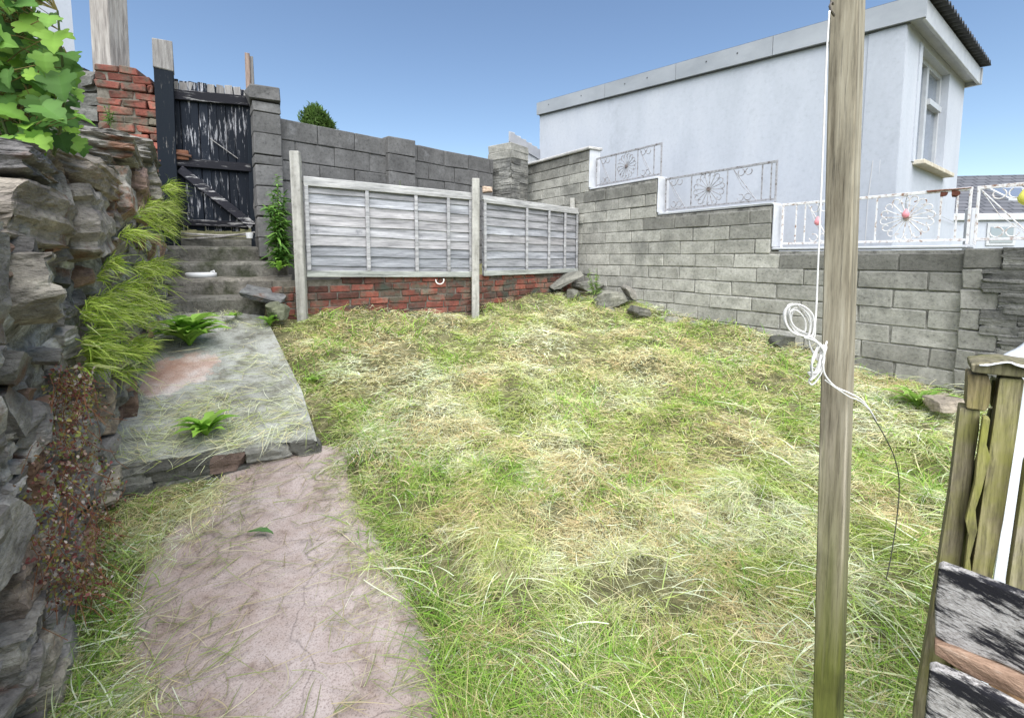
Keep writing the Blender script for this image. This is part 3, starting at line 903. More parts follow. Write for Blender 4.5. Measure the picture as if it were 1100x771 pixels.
# cables clipped to the wall
g = MB()
g.tube([(-.01, .22, EYE + .0), (-.012, .22, EYE + .55), (-.012, .20, EYE + .95)], .006, 6, (.6, .6, .6))
g.tube([(-.008, .14, EYE + .2), (-.01, .14, EYE + .95)], .005, 6, (.7, .7, .7))
g.tube([(.1, -.02, EYE + .53), (.9, -.05, EYE + .50), (1.9, -.04, EYE + .46), (2.9, -.02, EYE + .42)], .004, 6, (.7, .7, .7))
g.build('cable', M['white_plastic'], BD)

# ------------------------------------------------------------ railings
def arc2(cx, cz, r, a0, a1, n=12):
    return [(cx + r * math.cos(a0 + (a1 - a0) * i / n), cz + r * math.sin(a0 + (a1 - a0) * i / n)) for i in range(n + 1)]
def curl(x0, z0, x1, z1, sgn, r=.03):
    """straight bar from 0 to 1 ending in a small curl"""
    dx, dz = x1 - x0, z1 - z0; L = math.hypot(dx, dz); ux, uz = dx / L, dz / L
    nxv, nzv = -uz * sgn, ux * sgn
    cx, cz = x1 + nxv * r, z1 + nzv * r
    a = math.atan2(-nzv, -nxv)
    pts = [(x0, z0), (x1, z1)]
    for i in range(1, 13):
        t = a + sgn * i / 12 * 1.5 * math.pi; rr_ = r * (1 - .35 * i / 12)
        pts.append((cx + rr_ * math.cos(t), cz + rr_ * math.sin(t)))
    return pts
def railing(s0, s1, zb, label, mat, H=.40, name='iron_railing', flower=True, extra=(), frac=.5, fr=None, tilt=0):
    base = A_R + U_R * s0
    r = thing(name, label, 'railing', (base[0], base[1], zb), math.atan2(U_R[1], U_R[0]), 'iron railings on the steps of the block wall')
    L = s1 - s0; y = -.10; rb = .0055
    to3 = lambda pts: [(p[0], y, p[1]) for p in pts]
    g = MB(); g.beam((0, y, H), (L, y, H), .024, .014, c=.002); g.build('top_rail', mat, r)
    g = MB(); g.beam((0, y, .035), (L, y, .035), .02, .010, c=.002); g.build('bottom_rail', mat, r)
    for x in (0.01, L - .01):
        g = MB(); g.box((x - .008, y - .008, 0), (x + .008, y + .008, H - .008), c=.002); g.build('post', mat, r)
    z0, z1 = .04, H - .01
    fr_ = fr or (z1 - z0) / 2
    cx, cz = L * frac, (z0 + z1) / 2
    if flower:
        g = MB()
        n = 16
        for k in range(n):
            a = 2 * math.pi * k / n + .1
            rx = fr_ * .80
            p = curl(cx + .012 * math.cos(a), cz + .012 * math.sin(a), cx + rx * math.cos(a), cz + rx * math.sin(a) , 1, fr_ * .155)
            g.tube(to3(p), .0046, 5)
        g.tube([(cx, y - .014, cz), (cx, y + .014, cz)], .02, 10, (.6, .5, .45))
        g.build('flower_scroll', mat, r)
        for x in (cx - fr_ - .02, cx + fr_ + .02):
            g = MB(); g.beam((x, y, z0), (x, y, z1), .010, .010); g.build('baluster', mat, r)
    for xe, wd in extra:
        if wd == 0:
            g = MB(); g.beam((xe, y, z0), (xe, y, z1), .010, .010); g.build('baluster', mat, r)
        else:
            g = MB()
            g.tube(to3([(xe - wd / 2, z0), (xe + wd / 2, z1)]), .0045, 5)
            for (zc, s) in ((z0 + .045, 1), (z1 - .045, -1)):
                for sx in (-1, 1):
                    g.tube(to3(arc2(xe + sx * .040, zc, .034, math.pi / 2 - s * sx * .4, math.pi / 2 - s * sx * .4 + sx * 5.0, 14)), .005, 5)
            g.tube(to3([(xe + wd / 2, z1), (xe + wd * .1, z0 + .16), (xe - wd / 2 + .02, z0 + .02)][::1]), .0025, 5)
            g.build('scroll', mat, r)
    return r
railing(X2 + .01, X1 - .05, T1 + .032, 'small grey scroll railing with a flower motif, farthest and highest on the stepped wall', M['grey_iron'], frac=.50, extra=((.12, 0), (.25, .2), (.95, .2)), fr=.17)
railing(X3 + .01, X2 - .05, T2 + .032, 'grey scroll railing with a flower motif on the middle step of the wall', M['grey_iron'], frac=.56, extra=((.06, 0), (.15, 0), (.33, .26), (1.16, .24)), fr=.20)
railing(.01, X3 - .05, T3 + .032, 'rusting white railing with a large round flower motif just behind the clothes pole', M['iron'], frac=.28, H=.41, extra=((1.02, .2), (1.22, 0), (.08, 0), (1.14, 0)), fr=.185)
railing(-1.0, -.012, T3 + .032, 'white painted scroll railing on top of the stone faced pillar', M['iron'], H=.41, flower=False, extra=((.83, .28), (.52, 0), (.25, .3)))
g = MB(); b_ = A_R + U_R * 0
o = thing('rusty_strip', 'broken rusty strip lying on the railing top beside the building corner', 'metal strip', (A_R[0] + U_R[0] * .02, A_R[1] + U_R[1] * .02, T3 + .032 + .413), math.atan2(U_R[1], U_R[0]))
g.box((0, -.115, 0), (.25, -.085, .008), (.5, .5, .5), .002, .002); g.rock((.08, -.1, -.03), (.05, .02, .05), seed=4, tint=(.4, .3, .3)); g.rock((.15, -.1, -.025), (.04, .02, .04), seed=9, tint=(.4, .3, .3))
g.build('strip', M['rust'], o)
# ornaments hanging from the railing
def ornament(s, zdrop, mat, label, size=.03, group=None):
    p = A_R + U_R * s
    zt = T3 + .032 + .40
    o = thing('hanging_ornament', label, 'ornament', (p[0], p[1], zt - zdrop), math.atan2(U_R[1], U_R[0]))
    g = MB(); V = []; F = []
    n = 12; prof = [(0, size * 1.7), (.35, size * 1.2), (.75, size * .5), (1, -.1 * size), (.85, -size * .7), (.4, -size * 1.1), (0, -size * 1.2)]
    for (rr_, z_) in prof:
        for k in range(n):
            a = 2 * math.pi * k / n; V.append((rr_ * size * math.cos(a), -.075 + rr_ * size * .8 * math.sin(a), z_))
    for i in range(len(prof) - 1):
        for k in range(n): F.append((i * n + k, i * n + (k + 1) % n, (i + 1) * n + (k + 1) % n, (i + 1) * n + k))
    g.add(V, F); g.build('drop', mat, o, smooth=True)
    g = MB(); g.tube([(0, -.075, size * 1.6), (0.006, -.08, zdrop * .7), (0, -.09, zdrop)], .002, 5); g.build('hook', M['dark_rope'], o)
ornament(1.03, .17, M['pink'], 'pink droplet ornament hanging on the railing left of the clothes pole')
ornament(.39, .15, M['pink'], 'pink droplet ornament in the centre of the flower motif right of the clothes pole', .026)
ornament(-.27, .08, M['yellow'], 'yellow lantern ornament hanging from the white railing at the right edge', .05)

# ------------------------------------------------------------ lap fence and brick footing
FN = thing('lap_fence', 'low silvered overlap panel fence standing on a brick footing below the back wall', 'fence', (FP0[0], FP0[1], EYE - .59))
def fencepost(px, ytop, Y, zb, w=.075):
    t = P(px, ytop, Y)
    g = MB(); g.beam((t[0] - .0, t[1], zb), (t[0], t[1], t[2]), w, w, (1, 1, 1), .006, R(-10), .002)
    return g.build('fence_post', M['silver_post'], FN, world=True)
# posts
g = MB(); a = P(325, 338, 4.37); b = P(317, 163, 4.40)
g.beam((a[0], a[1], EYE - .75), b, .085, .075, (1, 1, 1), .006, R(8)); g.build('fence_post', M['silver_post'], FN, world=True)
g = MB(); a = P(510.5, 335, 5.33); b = P(511, 192, 5.36)
g.beam((a[0], a[1], EYE - .8), b, .085, .075, (1, 1, 1), .006, R(8)); g.build('fence_post', M['silver_post'], FN, world=True)
g = MB(); a = P(618, 290, 6.90); b = P(614.5, 213, 6.95)
g.beam((a[0], a[1], EYE - .3), b, .07, .06, (1, 1, 1), .004); g.build('fence_post', M['silver_post'], FN, world=True)
def panel(p0, p1, zt0, zt1, zb0, zb1, nb, batt):
    p0 = np.array(p0); p1 = np.array(p1); d = p1 - p0; L = np.linalg.norm(d); ang = math.atan2(d[1], d[0])
    loc = (p0[0] - FN.location[0], p0[1] - FN.location[1], 0 - FN.location[2])
    def zt(x): return zt0 + (zt1 - zt0) * x / L
    def zb(x): return zb0 + (zb1 - zb0) * x / L
    g = MB()
    for k in range(nb):
        f0 = k / nb; f1 = (k + 1) / nb
        t = rng.uniform(.78, 1.12); cool = rng.uniform(.96, 1.03)
        V = []; nseg = 10
        for i in range(nseg + 1):
            x = L * i / nseg
            h = zt(x) - zb(x)
            za = zb(x) + h * f0 - .012 + (fbm(x * 2 + k * 13, k, 41) - .5) * .018
            zc = zb(x) + h * f1 + .006
            V += [(x, -.026, za), (x, -.010, zc), (x, -.002, zc), (x, -.016, za)]
        F = []
        for i in range(nseg):
            for q in range(4): F.append((i * 4 + q, (i + 1) * 4 + q, (i + 1) * 4 + (q + 1) % 4, i * 4 + (q + 1) % 4))
        g.add(V, F, (t * cool, t, t / cool * 1.02))
    pn = g.build('fence_panel', M['silver_wood'], FN, loc, ang)
    def sub(name, boxes):
        g = MB()
        for bx in boxes: g.beam(*bx)
        return g.build(name, M['silver_wood'], pn)
    sub('top_rail', [((0, -.022, zt(0) + .012), (L, -.022, zt(L) + .012), .045, .05, (1.25, 1.25, 1.2), .004, 0, .001, (0, 0, 1))])
    sub('top_rail', [((0, -.045, zt(0) - .03), (L, -.045, zt(L) - .03), .018, .035, (1.15, 1.15, 1.1), .003, 0, .001, (0, 0, 1))])
    sub('bottom_rail', [((0, -.04, zb(0) + .01), (L, -.04, zb(L) + .01), .02, .06, (1.05, 1.1, 1.0), .003, 0, .001, (0, 0, 1))])
    for f in batt:
        x = L * f
        sub('batten', [((x, -.042, zb(x) + .042), (x, -.042, zt(x) - .05), .035, .022, tuple(np.ones(3) * rng.uniform(1.0, 1.2)), .003, 0, .001)])
pl = P(327, 245, 4.455); pr = P(506, 250, 5.40)
panel(pl[:2], pr[:2], P(327, 194, 4.455)[2], P(507, 211, 5.40)[2], P(327, 295, 4.455)[2], P(507, 295.5, 5.40)[2], 9, (.012, .33, .62, .83, .985))
pl2 = P(517, 250, 5.46); pr2 = P(618.5, 260, 6.88)
panel(pl2[:2], pr2[:2], P(517, 213.5, 5.46)[2], P(618, 227, 6.88)[2], P(517, 294.5, 5.46)[2], P(618, 291, 6.88)[2], 9, (.01, .40, .64, .83, .985))

BRW = thing('brick_wall', 'low crumbling red brick footing under the lap fence', 'wall', (FP0[0], FP0[1], EYE - .6))
g = MB(); mo = MB()
def brickrun(p, q, zt, zb, x0, seed, top_skip=None):
    p = np.array(p); q = np.array(q); d = q - p; L = np.linalg.norm(d); ang = math.atan2(d[1], d[0])
    Mx = Matrix.Translation((p[0], p[1], 0)) @ Matrix.Rotation(ang, 4, 'Z')
    gg = np.random.default_rng(seed); z = zt; k = 0
    while z > zb:
        x = x0 - (.11 if k % 2 else 0)
        while x < L:
            w = .215 * gg.uniform(.85, 1.05)
            lo, hi = max(x, x0), min(x + w, L)
            if hi - lo > .03 and not (top_skip and top_skip(lo, k)) and not (k == 0 and gg.random() < .10):
                v = gg.random()
                t = np.array([1, 1, 1]) * gg.uniform(.7, 1.25) if v > .25 else np.array([.65, .85, .9]) * gg.uniform(.6, 1.1)
                g.box((lo + .004, -.005 + gg.normal(0, .004), z - .067), (hi - .004, .10, z - .004), t, .006, .003, Mx)
            x += w + .006
        z -= .072; k += 1
    V = []
    mo.box((x0 + .01, .008, zb - .2), (L, .10, zt - .02), (1, 1, 1), 0, 0, Mx)
zt_ = EYE - .205
nrm1 = (pr[:2] - pl[:2]); nrm1 = np.array([-nrm1[1], nrm1[0]]) / np.linalg.norm(nrm1)
nrm2 = (pr2[:2] - pl2[:2]); nrm2 = np.array([-nrm2[1], nrm2[0]]) / np.linalg.norm(nrm2)
brickrun(pl[:2] + nrm1 * .0, pr[:2], zt_ - .005, EYE - .80, -.30, 2, lambda x, k: x < -.10 and k < 1)
brickrun(pl2[:2] - (pr2[:2] - pl2[:2]) * .03, pr2[:2], zt_ - .01, EYE - .80, 0, 3)
g.build('brickwork', M['brick'], BRW, world=True); mo.build('mortar', M['brick_mortar'], BRW, world=True)
g = MB(); hc = P(472, 301, 5.1)
pts = [(hc[0] + .045 * math.cos(a), hc[1] + .03, hc[2] + .045 * math.sin(a)) for a in np.linspace(math.pi * .95, math.pi * 2.1, 12)]
g.tube(pts, .007, 8); tag(g.build('pipe_hook', M['rope'], smooth=True), 'small curved white pipe hook poking out below the longer fence panel', 'pipe')

# ------------------------------------------------------------ old black gate
gl = P(187, 170, 4.90); gr = P(272, 175, 5.22)
d_ = gr[:2] - gl[:2]; GW = float(np.linalg.norm(d_)); ga = math.atan2(d_[1], d_[0])
GT = thing('garden_gate', 'tall ledged garden gate with peeling black paint at the top of the steps', 'gate', (gl[0], gl[1], EYE + .2), ga)
zb_ = P(190, 246, 4.95)[2] - GT.location[2]; zt1 = P(188, 86, 4.92)[2] - GT.location[2]; zt2 = P(262, 95, 5.2)[2] - GT.location[2]
nb = 9; g = MB()
for k in range(nb):
    w = GW / nb
    top = zt1 + (zt2 - zt1) * (k + .5) / nb + rng.uniform(-.025, .015)
    bot = zb_ + rng.uniform(-.02, .04)
    g.box((k * w + .0015, 0, bot), ((k + 1) * w - .0015, .022, top), tuple(np.ones(3) * rng.uniform(.8, 1.3)), .003, .003)
bd = g.build('boards', M['gate_paint'], GT)
g = MB(); g.box((.01, .026, zb_ + .06), (GW - .01, .034, min(zt1, zt2) - .10), (.6, .6, .6)); g.build('backing_board', M['gate_paint'], GT)
g = MB()
for k in range(nb):
    w = GW / nb
    top = zt1 + (zt2 - zt1) * (k + .5) / nb
    g.box((k * w + .006, -.003, top - .13), ((k + 1) * w - .006, .024, top - .0 + rng.uniform(-.02, .01)), tuple(np.ones(3) * rng.uniform(.6, 1.1)), .003, .003)
g.build('bleached_board_tops', M['bare_wood'], GT)
def zat(x, py0, py1): 
    return P(187, py0, 4.9)[2] + (P(272, py1, 5.22)[2] - P(187, py0, 4.9)[2]) * x / GW - GT.location[2]
for (a, b, th) in ((102, 110, .10), (174, 181, .085), (239, 242, .06)):
    g = MB(); g.beam((.02, -.022, zat(0, a, b)), (GW - .02, -.022, zat(GW, a, b)), .04, th, (1, 1, 1), .004, 0, .002, (0, 0, 1)); g.build('ledge', M['gate_rail'], GT)
g = MB(); g.beam((.05, -.034, zat(0, 182, 190)), (GW - .03, -.034, zat(GW, 240, 243)), .085, .05, (1.6, 1.6, 1.6), .004, 0, .002, (0, -1, 0)); g.build('brace', M['gate_rail'], GT)
g = MB(); g.beam((GW * .45, -.014, zat(0, 145, 150)), (GW * .8, -.014, zat(GW, 168, 172)), .007, .012, (.9, .9, .9)); g.build('strap', M['bare_wood'], GT)
g = MB(); g.box((.01, -.06, zat(0, 172, 174) - .0), (.13, -.045, zat(0, 168, 168) + .06), (.5, .45, .4), .004, .003); g.tube([(.02, -.07, zat(0, 166, 166)), (.16, -.07, zat(0, 168, 168))], .014, 8, (.3, .3, .3)); g.build('latch', M['rust'], GT)
g = MB(); a = P(184, 255, 4.86); b = P(175.5, 47, 4.84)
g.beam((a[0], a[1], EYE + .0), b, .155, .13, (1, 1, 1), .006, ga + R(6), .004); g.build('gate_post', M['gate_post'], GT, world=True)
g = MB(); b2 = np.array(a) + (np.array(b) - np.array(a)) * .86
g.beam(b2 + np.array([-.004, -.006, 0]), np.array(b) + np.array([-.004, -.004, .012]), .158, .136, (.9, .9, .9), .006, ga + R(6), .004); g.build('bleached_post_top', M['bare_wood'], GT, world=True)
g = MB(); a = P(277, 252, 5.24); b = P(272, 120, 5.24); c_ = P(266, 58, 5.26)
g.beam((a[0], a[1], EYE + .0), b, .12, .11, (1, 1, 1), .006, ga, .003); g.build('gate_post', M['gate_post'], GT, world=True)
g = MB(); g.beam((b[0] - .045, b[1], b[2] - .2), c_, .05, .05, (.9, .7, .6), .004, ga, .003); g.beam((b[0] + .0, b[1] + .02, b[2] - .1), np.array(c_) + np.array([.035, .01, -.03]), .03, .04, (.6, .6, .6), .004, ga, .003); g.build('split_post_end', M['bare_wood'], GT, world=True)

# sticks and rubbish below the gate
SL = ['thick pale stick in the litter under the black gate', 'thin dark stick crossing the litter under the black gate', 'short stick nearest the threshold edge under the gate']
for k in range(3):
    a = P(rng.uniform(190, 225), rng.uniform(250, 258), 4.95); b = P(rng.uniform(232, 275), rng.uniform(247, 260), 4.98)
    a[2] = max(a[2], EYE + .115); b[2] = max(b[2], EYE + .125)
    g = MB(); mid = (np.array(a) + np.array(b)) / 2 + rng.normal(0, .015, 3)
    g.tube([a, mid, b], (.011, .006, .008)[k], 6, tuple(np.ones(3) * (1.5, .5, 1.0)[k]))
    tag(g.build('stick', M['bare_wood']), SL[k], 'stick', 'sticks under the gate')
g = MB(); c = P(268, 253, 4.9)
for i in range(1):
    g.tube([(c[0], c[1], c[2] - .03), (c[0], c[1], c[2] + .03)], .028, 12, r2=.036)
tag(g.build('plastic_cup', M['white_plastic'], smooth=False), 'small white cup at the foot of the right gate post', 'cup')
# white lid on the third step
c = P(216, 294.5, 4.55)
o = thing('plastic_dish', 'round white plastic dish lying on the third garden step', 'dish', (c[0], c[1], EYE - .209 + .006))
g = MB(); V = []; F = []; n = 28
prof = [(.0, .045), (.115, .045), (.13, .040), (.132, .0), (.118, .0), (.10, .03), (0, .03)]
for (r_, z_) in prof:
    for k in range(n): V.append((r_ * math.cos(2 * math.pi * k / n), r_ * math.sin(2 * math.pi * k / n), z_))
for i in range(len(prof) - 1):
    for k in range(n): F.append((i * n + k, i * n + (k + 1) % n, (i + 1) * n + (k + 1) % n, (i + 1) * n + k))
g.add(V, F); g.build('disc', M['white_plastic'], o, smooth=True)
g = MB(); g.tube([(.08, .02, .05), (.11, .03, .062), (.13, .0, .045)], .006, 6); g.build('tab', M['white_plastic'], o)

# stones beside the steps
def lone_rock(px, py, Y, size, label, seed, tint=(1, 1, 1), rot=(0, 0, 0), mat='rubble', name='stone', group=None, sub=7, cut=.75):
    c = P(px, py, Y); c[2] -= .06 if group else 0; g = MB(); g.rock((0, 0, 0), tuple(v * (.88 if group else 1) for v in size), rot, seed, tint, sub=sub, cut=cut)
    o = g.build(name, M[mat], None, tuple(float(v) for v in c)); return tag(o, label, 'stone', group)
lone_rock(297, 271, 4.75, (.16, .14, .24), 'upright mossy stone stub beside the top garden steps', 11, (.9, .9, .8))
lone_rock(284, 316, 4.25, (.34, .30, .05), 'flat dark slate tilted against the brick footing by the steps', 12, (.7, .75, .8), (R(14), R(16), R(20)), 'slate_stone', cut=.95)
lone_rock(298, 333, 4.15, (.16, .16, .16), 'small mossy stone at the foot of the brick footing end', 13, (.7, .75, .55))
lone_rock(247, 341, 4.05, (.10, .07, .03), 'thin pale stone chip lying on the slab below the steps', 14, (2, 2, 2))
lone_rock(166, 376, 3.9, (.30, .2, .03), 'thin brown flake of stone at the left edge of the slab', 15, (1.2, .9, .8))
lone_rock(523, 204, 5.7, (.13, .1, .08), 'pale pink stone resting behind the top of the fence', 16, (2.2, 1.7, 1.4))

# rubble heap where the fence meets the block wall
rk = [(607, 296, 6.5, (.55, .35, .10), (.9, .9, .85), (R(8), R(-22), .2)), (632, 302, 6.45, (.42, .3, .20), (1, 1, .95), (0, 0, .3)), (655, 316, 5.95, (.46, .3, .22), (1.1, 1.1, 1), (.1, 0, .6)),
      (681, 311, 6.05, (.42, .22, .14), (1.2, 1.15, 1.1), (.2, .5, .3)), (688, 331, 5.5, (.34, .28, .17), (.8, .78, .74), (.1, .2, .5)), (650, 327, 5.7, (.26, .22, .14), (.7, .72, .65), (0, .2, 0)),
      (615, 311, 6.3, (.22, .2, .16), (.6, .6, .55), (0, 0, 1)), (722, 339, 5.35, (.30, .22, .12), (1.0, 1.0, .95), (0, 0, .3)), (748, 343, 5.15, (.20, .2, .10), (.9, .9, .85), (0, 0, .8)),
      (628, 319, 6.1, (.2, .18, .12), (.6, .62, .5), (0, .3, 0)), (838, 362, 4.4, (.26, .18, .16), (.35, .36, .33), (0, 0, .3)), (705, 322, 5.8, (.22, .14, .12), (.9, .9, .8), (.4, .3, 0))]
for k, (px, py, Y, sz, tn, ro) in enumerate(rk):
    txt = ['long tilted slab at the corner end of the fence', 'pale block against the fence end of the block wall', 'broad pale stone in the middle of the heap', 'leaning flat flake against the block wall', 'brown squarish stone at the front of the heap', 'low dark mossy stone at the front left of the heap',
           'dark stone under the tilted slab', 'flat stone at the near end of the heap', 'small flat stone nearest the middle of the block wall', 'small mossy stone left in the heap', 'dark stone half hidden in grass left of the rope coil', 'small wedge behind the brown stone'][k]
    lone_rock(px, py, Y, sz, txt, 200 + k, tn, ro, name='rubble_stone', group='rubble stones along the block wall')
lone_rock(1020, 434, 3.05, (.22, .16, .10), 'pale brown stone in weeds at the foot of the near stone pillar', 230, (1.2, 1.05, .9))

# ------------------------------------------------------------ stone retaining wall on the left
SW = thing('stone_wall', 'tall retaining wall of rough slate blocks along the left of the path', 'wall', (LW(2.2), 2.2, EYE - 1.3))
wd = np.array([-.5, .866]); wd /= np.linalg.norm(wd); wnrm = np.array([wd[1], -wd[0]])     # normal towards the path
W0 = np.array([LW(.1), .1]); WLEN = 5.0
def wtop(s):
    y = W0[1] + wd[1] * s
    return EYE + .276 + .195 * (y - 1.285)
def wbot(s):
    p = W0 + wd * s
    return float(ground_z(p[0], p[1])) - .1
# bumpy mortar face
ns, nz = 170, 70; V = []
for i in range(ns + 1):
    s = WLEN * i / ns
    for j in range(nz + 1):
        t = j / nz; z = wbot(s) + (wtop(s) - .12 - wbot(s)) * t
        b_ = (fbm(s * 5, z * 6, 51, 5) - .5) * .15 - .03
        p = W0 + wd * s + wnrm * b_
        V.append((p[0], p[1], z))
n = nz + 1
F = [(i * n + j, (i + 1) * n + j, (i + 1) * n + j + 1, i * n + j + 1) for i in range(ns) for j in range(nz)]
g = MB(); g.add(V, F)
top = [V[i * n + nz] for i in range(ns + 1)]
g.add(top + [(a - wnrm[0] * .5, b - wnrm[1] * .5, c) for a, b, c in top], [(i, i + 1, ns + 2 + i, ns + 1 + i) for i in range(ns)])
g.build('mortar_face', M['wall_mortar'], SW, smooth=True, world=True)
g = MB(); yaw = math.atan2(wd[1], wd[0])
gg = np.random.default_rng(77)
def hang1(px, py):
    a = (px - CX) / FPX; b = (CY - py) / FPX; dy = math.cos(PITCH) + b * math.sin(PITCH)
    Y = -.72 / (a / dy + .577); return np.array([a / dy * Y, Y, EYE + (-math.sin(PITCH) + b * math.cos(PITCH)) / dy * Y])
def wstone(m, px0, px1, py0, py1, prot, tn, seed, depth=.42, tilt=0.0, dyaw=0.0, cut=.86, planes=7, rough=.026, sub=16):
    """one squared stone of the wall: extent along the wall px0..px1, height py0..py1 at its middle"""
    a = hang1(px0, (py0 + py1) / 2); b = hang1(px1, (py0 + py1) / 2); pm_ = (px0 + px1) / 2
    t_ = hang1(pm_, py0); u_ = hang1(pm_, py1)
    c = (t_ + u_) / 2; Ls = float(np.linalg.norm((b - a)[:2])); Hs = float(t_[2] - u_[2])
    c = c.copy(); c[:2] = ((a + b) / 2)[:2] + wnrm * (prot - depth / 2)
    m.rock(tuple(c), (Ls * .97, depth, Hs * .97), (gg.uniform(-.12, .12), tilt, yaw + dyaw), seed, tn, sub=sub, planes=planes, rough=rough, cut=cut, strata=.16)
stones = [  # big squared stones below the top course
    (-4, 56, 198, 268, .17, (.95, .88, .80), .10, .10), (-4, 44, 266, 330, .12, (.80, .62, .50), .05, .05), (57, 112, 206, 290, .15, (1.05, 1.0, .95), -.05, .12),
    (-3, 30, 276, 352, .20, (1.15, 1.12, 1.02), .1, .2), (112, 124, 190, 246, .06, (.9, .85, .8), 0, .1), (123, 138, 182, 252, .12, (1.4, 1.38, 1.3), .1, .05), (139, 156, 178, 238, .10, (1.1, .8, .68), 0, .1),
    (157, 172, 176, 222, .08, (1.3, 1.25, 1.15), 0, .1), (86, 114, 292, 330, .03, (1.2, 1.2, 1.2), .2, 0), (112, 136, 254, 300, .02, (1, .95, .9), 0, 0), (46, 80, 296, 350, .02, (.8, .8, .85), .2, 0),
    (2, 34, 358, 420, .03, (.9, .9, .95), .1, 0), (30, 52, 470, 545, .02, (1.1, .72, .55), 0, 0), (86, 106, 445, 540, .05, (1.0, .95, .85), 0, .1), (104, 120, 400, 470, .06, (1.25, 1.05, .85), 0, .1),
    (108, 124, 500, 545, .07, (1.5, 1.4, 1.2), 0, .1), (0, 20, 455, 530, .02, (1.5, 1.5, 1.5), 0, 0), (10, 40, 590, 680, .05, (1.0, .85, .75), 0, 0), (-5, 30, 660, 760, .08, (1.2, 1.2, 1.15), 0, .05), (30, 56, 680, 790, .10, (1.3, 1.25, 1.1), 0, .05),
    (134, 150, 310, 360, .03, (.9, .85, .8), 0, 0), (150, 164, 300, 345, .03, (1.2, 1.2, 1.1), 0, 0), (60, 84, 370, 420, .0, (1.0, .95, .9), 0, 0), (126, 142, 370, 420, .03, (1.1, 1.0, .9), 0, 0), (60, 90, 560, 620, .03, (1.1, 1.05, 1), 0, 0)]
stones = [(a, b, c_, d, p * .5, tuple(v * 1.12 for v in t), ti, dy) for a, b, c_, d, p, t, ti, dy in stones]
g = MB()
for k, (a, b, c_, d, pr_, tn, ti, dy_) in enumerate(stones):
    wstone(g, a, b, c_, d, pr_, tn, 300 + k, tilt=ti, dyaw=dy_)
# smaller stones packed between the big ones
for k in range(420):
    s_ = gg.uniform(.2, WLEN); zt__ = wtop(s_); dz = gg.uniform(.12, 1.85); z_ = zt__ - dz
    if z_ < wbot(s_): continue
    p = W0 + wd * s_ + wnrm * (gg.uniform(-.05, .02) - .03); w = gg.uniform(.06, .20); t = gg.uniform(.6, 1.7)
    ru = (1.25, .85, .68) if gg.random() < .25 else (1, 1, 1)
    g.rock((p[0], p[1], z_), (w, .12, w * gg.uniform(.35, .9)), (gg.uniform(-.3, .3), gg.uniform(-.4, .4), yaw + gg.uniform(-.3, .3)), int(gg.integers(1e6)), tuple(np.array(ru) * t), sub=6, planes=7, rough=.03, cut=.8)
# near stretch that is only seen from the side
for k in range(10):
    s_ = k * .12; p = W0 + wd * s_ - wnrm * .1
    for dz in (.3, .6, .95): g.rock((p[0], p[1], wtop(s_) - dz), (.34, .4, .28), (0, gg.uniform(-.1, .1), yaw), 700 + k * 7 + int(dz * 10), tuple(np.ones(3) * gg.uniform(.7, 1.3)), sub=6)
g.build('stonework', M['slate_stone'], SW, world=True)
cope = [(-4, 40, 160, 200, .10, (.62, .62, .66), .10), (28, 78, 166, 196, .04, (1.2, 1.05, .92), .12), (70, 117, 164, 206, .10, (1.25, 1.12, 1.0), .10), (112, 132, 166, 186, .0, (.85, .85, .85), .05), (122, 154, 160, 182, .09, (1.15, 1.15, 1.12), .10), (148, 172, 154, 178, .06, (.75, .75, .74), .05)]
for k, (a, b, c_, d, pr_, tn, ti) in enumerate(cope):
    g = MB(); wstone(g, a, b, c_, d, pr_ * .6, tuple(v * 1.0 for v in tn), 500 + k, depth=.5, tilt=ti * .4, dyaw=gg.uniform(-.1, .15), cut=.88)
    g.build('coping_stone', M['slate_stone'], SW, world=True)
for k in range(3):
    p = W0 + wd * (.1 + .38 * k) - wnrm * .12; g = MB()
    g.rock((p[0], p[1], wtop(.1 + .38 * k) - .1), (.42, .5, .2), (0, 0, yaw), 620 + k, (1, 1, .95)); g.build('coping_stone', M['slate_stone'], SW, world=True)

# brick pier with rubble stone behind it, left of the gate
bp = P(104, 120, 4.60); bp2 = P(172, 120, 4.78)
d_ = bp2[:2] - bp[:2]; BL = float(np.linalg.norm(d_)); ba = math.atan2(d_[1], d_[0])
BP = thing('brick_pier', 'broken red brick pier with a stepped top left of the black gate', 'pier', (bp[0], bp[1], EYE + .8), ba)
g = MB(); zt = P(120, 68, 4.62)[2] - BP.location[2]; zb = P(120, 168, 4.62)[2] - BP.location[2] - .1
z = zt; k = 0
while z > zb:
    xr = BL - (.16 if k < 1 else .05 if k < 3 else 0) + rng.uniform(-.015, .015)
    x = -.0 - (.11 if k % 2 else 0)
    while x < xr:
        w = .2; lo, hi = max(x, 0), min(x + w, xr)
        if hi - lo > .03:
            t = rng.uniform(.7, 1.35); br = 1 if k > 2 else .65
            g.box((lo + .004, rng.normal(0, .008), z - .071), (hi - .004, .25, z - .004), (t * br, t * br, t * br), .008, .005)
        x += w + .004
    z -= .078; k += 1
g.build('brickwork', M['brick'], BP)
g = MB(); g.box((.01, .012, zb - .3), (BL - .17, .24, zt - .03)); g.build('mortar', M['brick_mortar'], BP)
g = MB()
for k in range(60):
    px = rng.uniform(82, 106); py = rng.uniform(82, 180)
    p = P(px, py, 4.66 + rng.uniform(0, .12)); t = rng.uniform(.35, 1.1)
    g.rock(p, (rng.uniform(.12, .24), .2, rng.uniform(.07, .16)), (0, rng.uniform(-.2, .2), ba), int(rng.integers(1e6)), (t, t, t), sub=5, planes=5)
g.build('rubble_side', M['rubble'], BP, world=True)
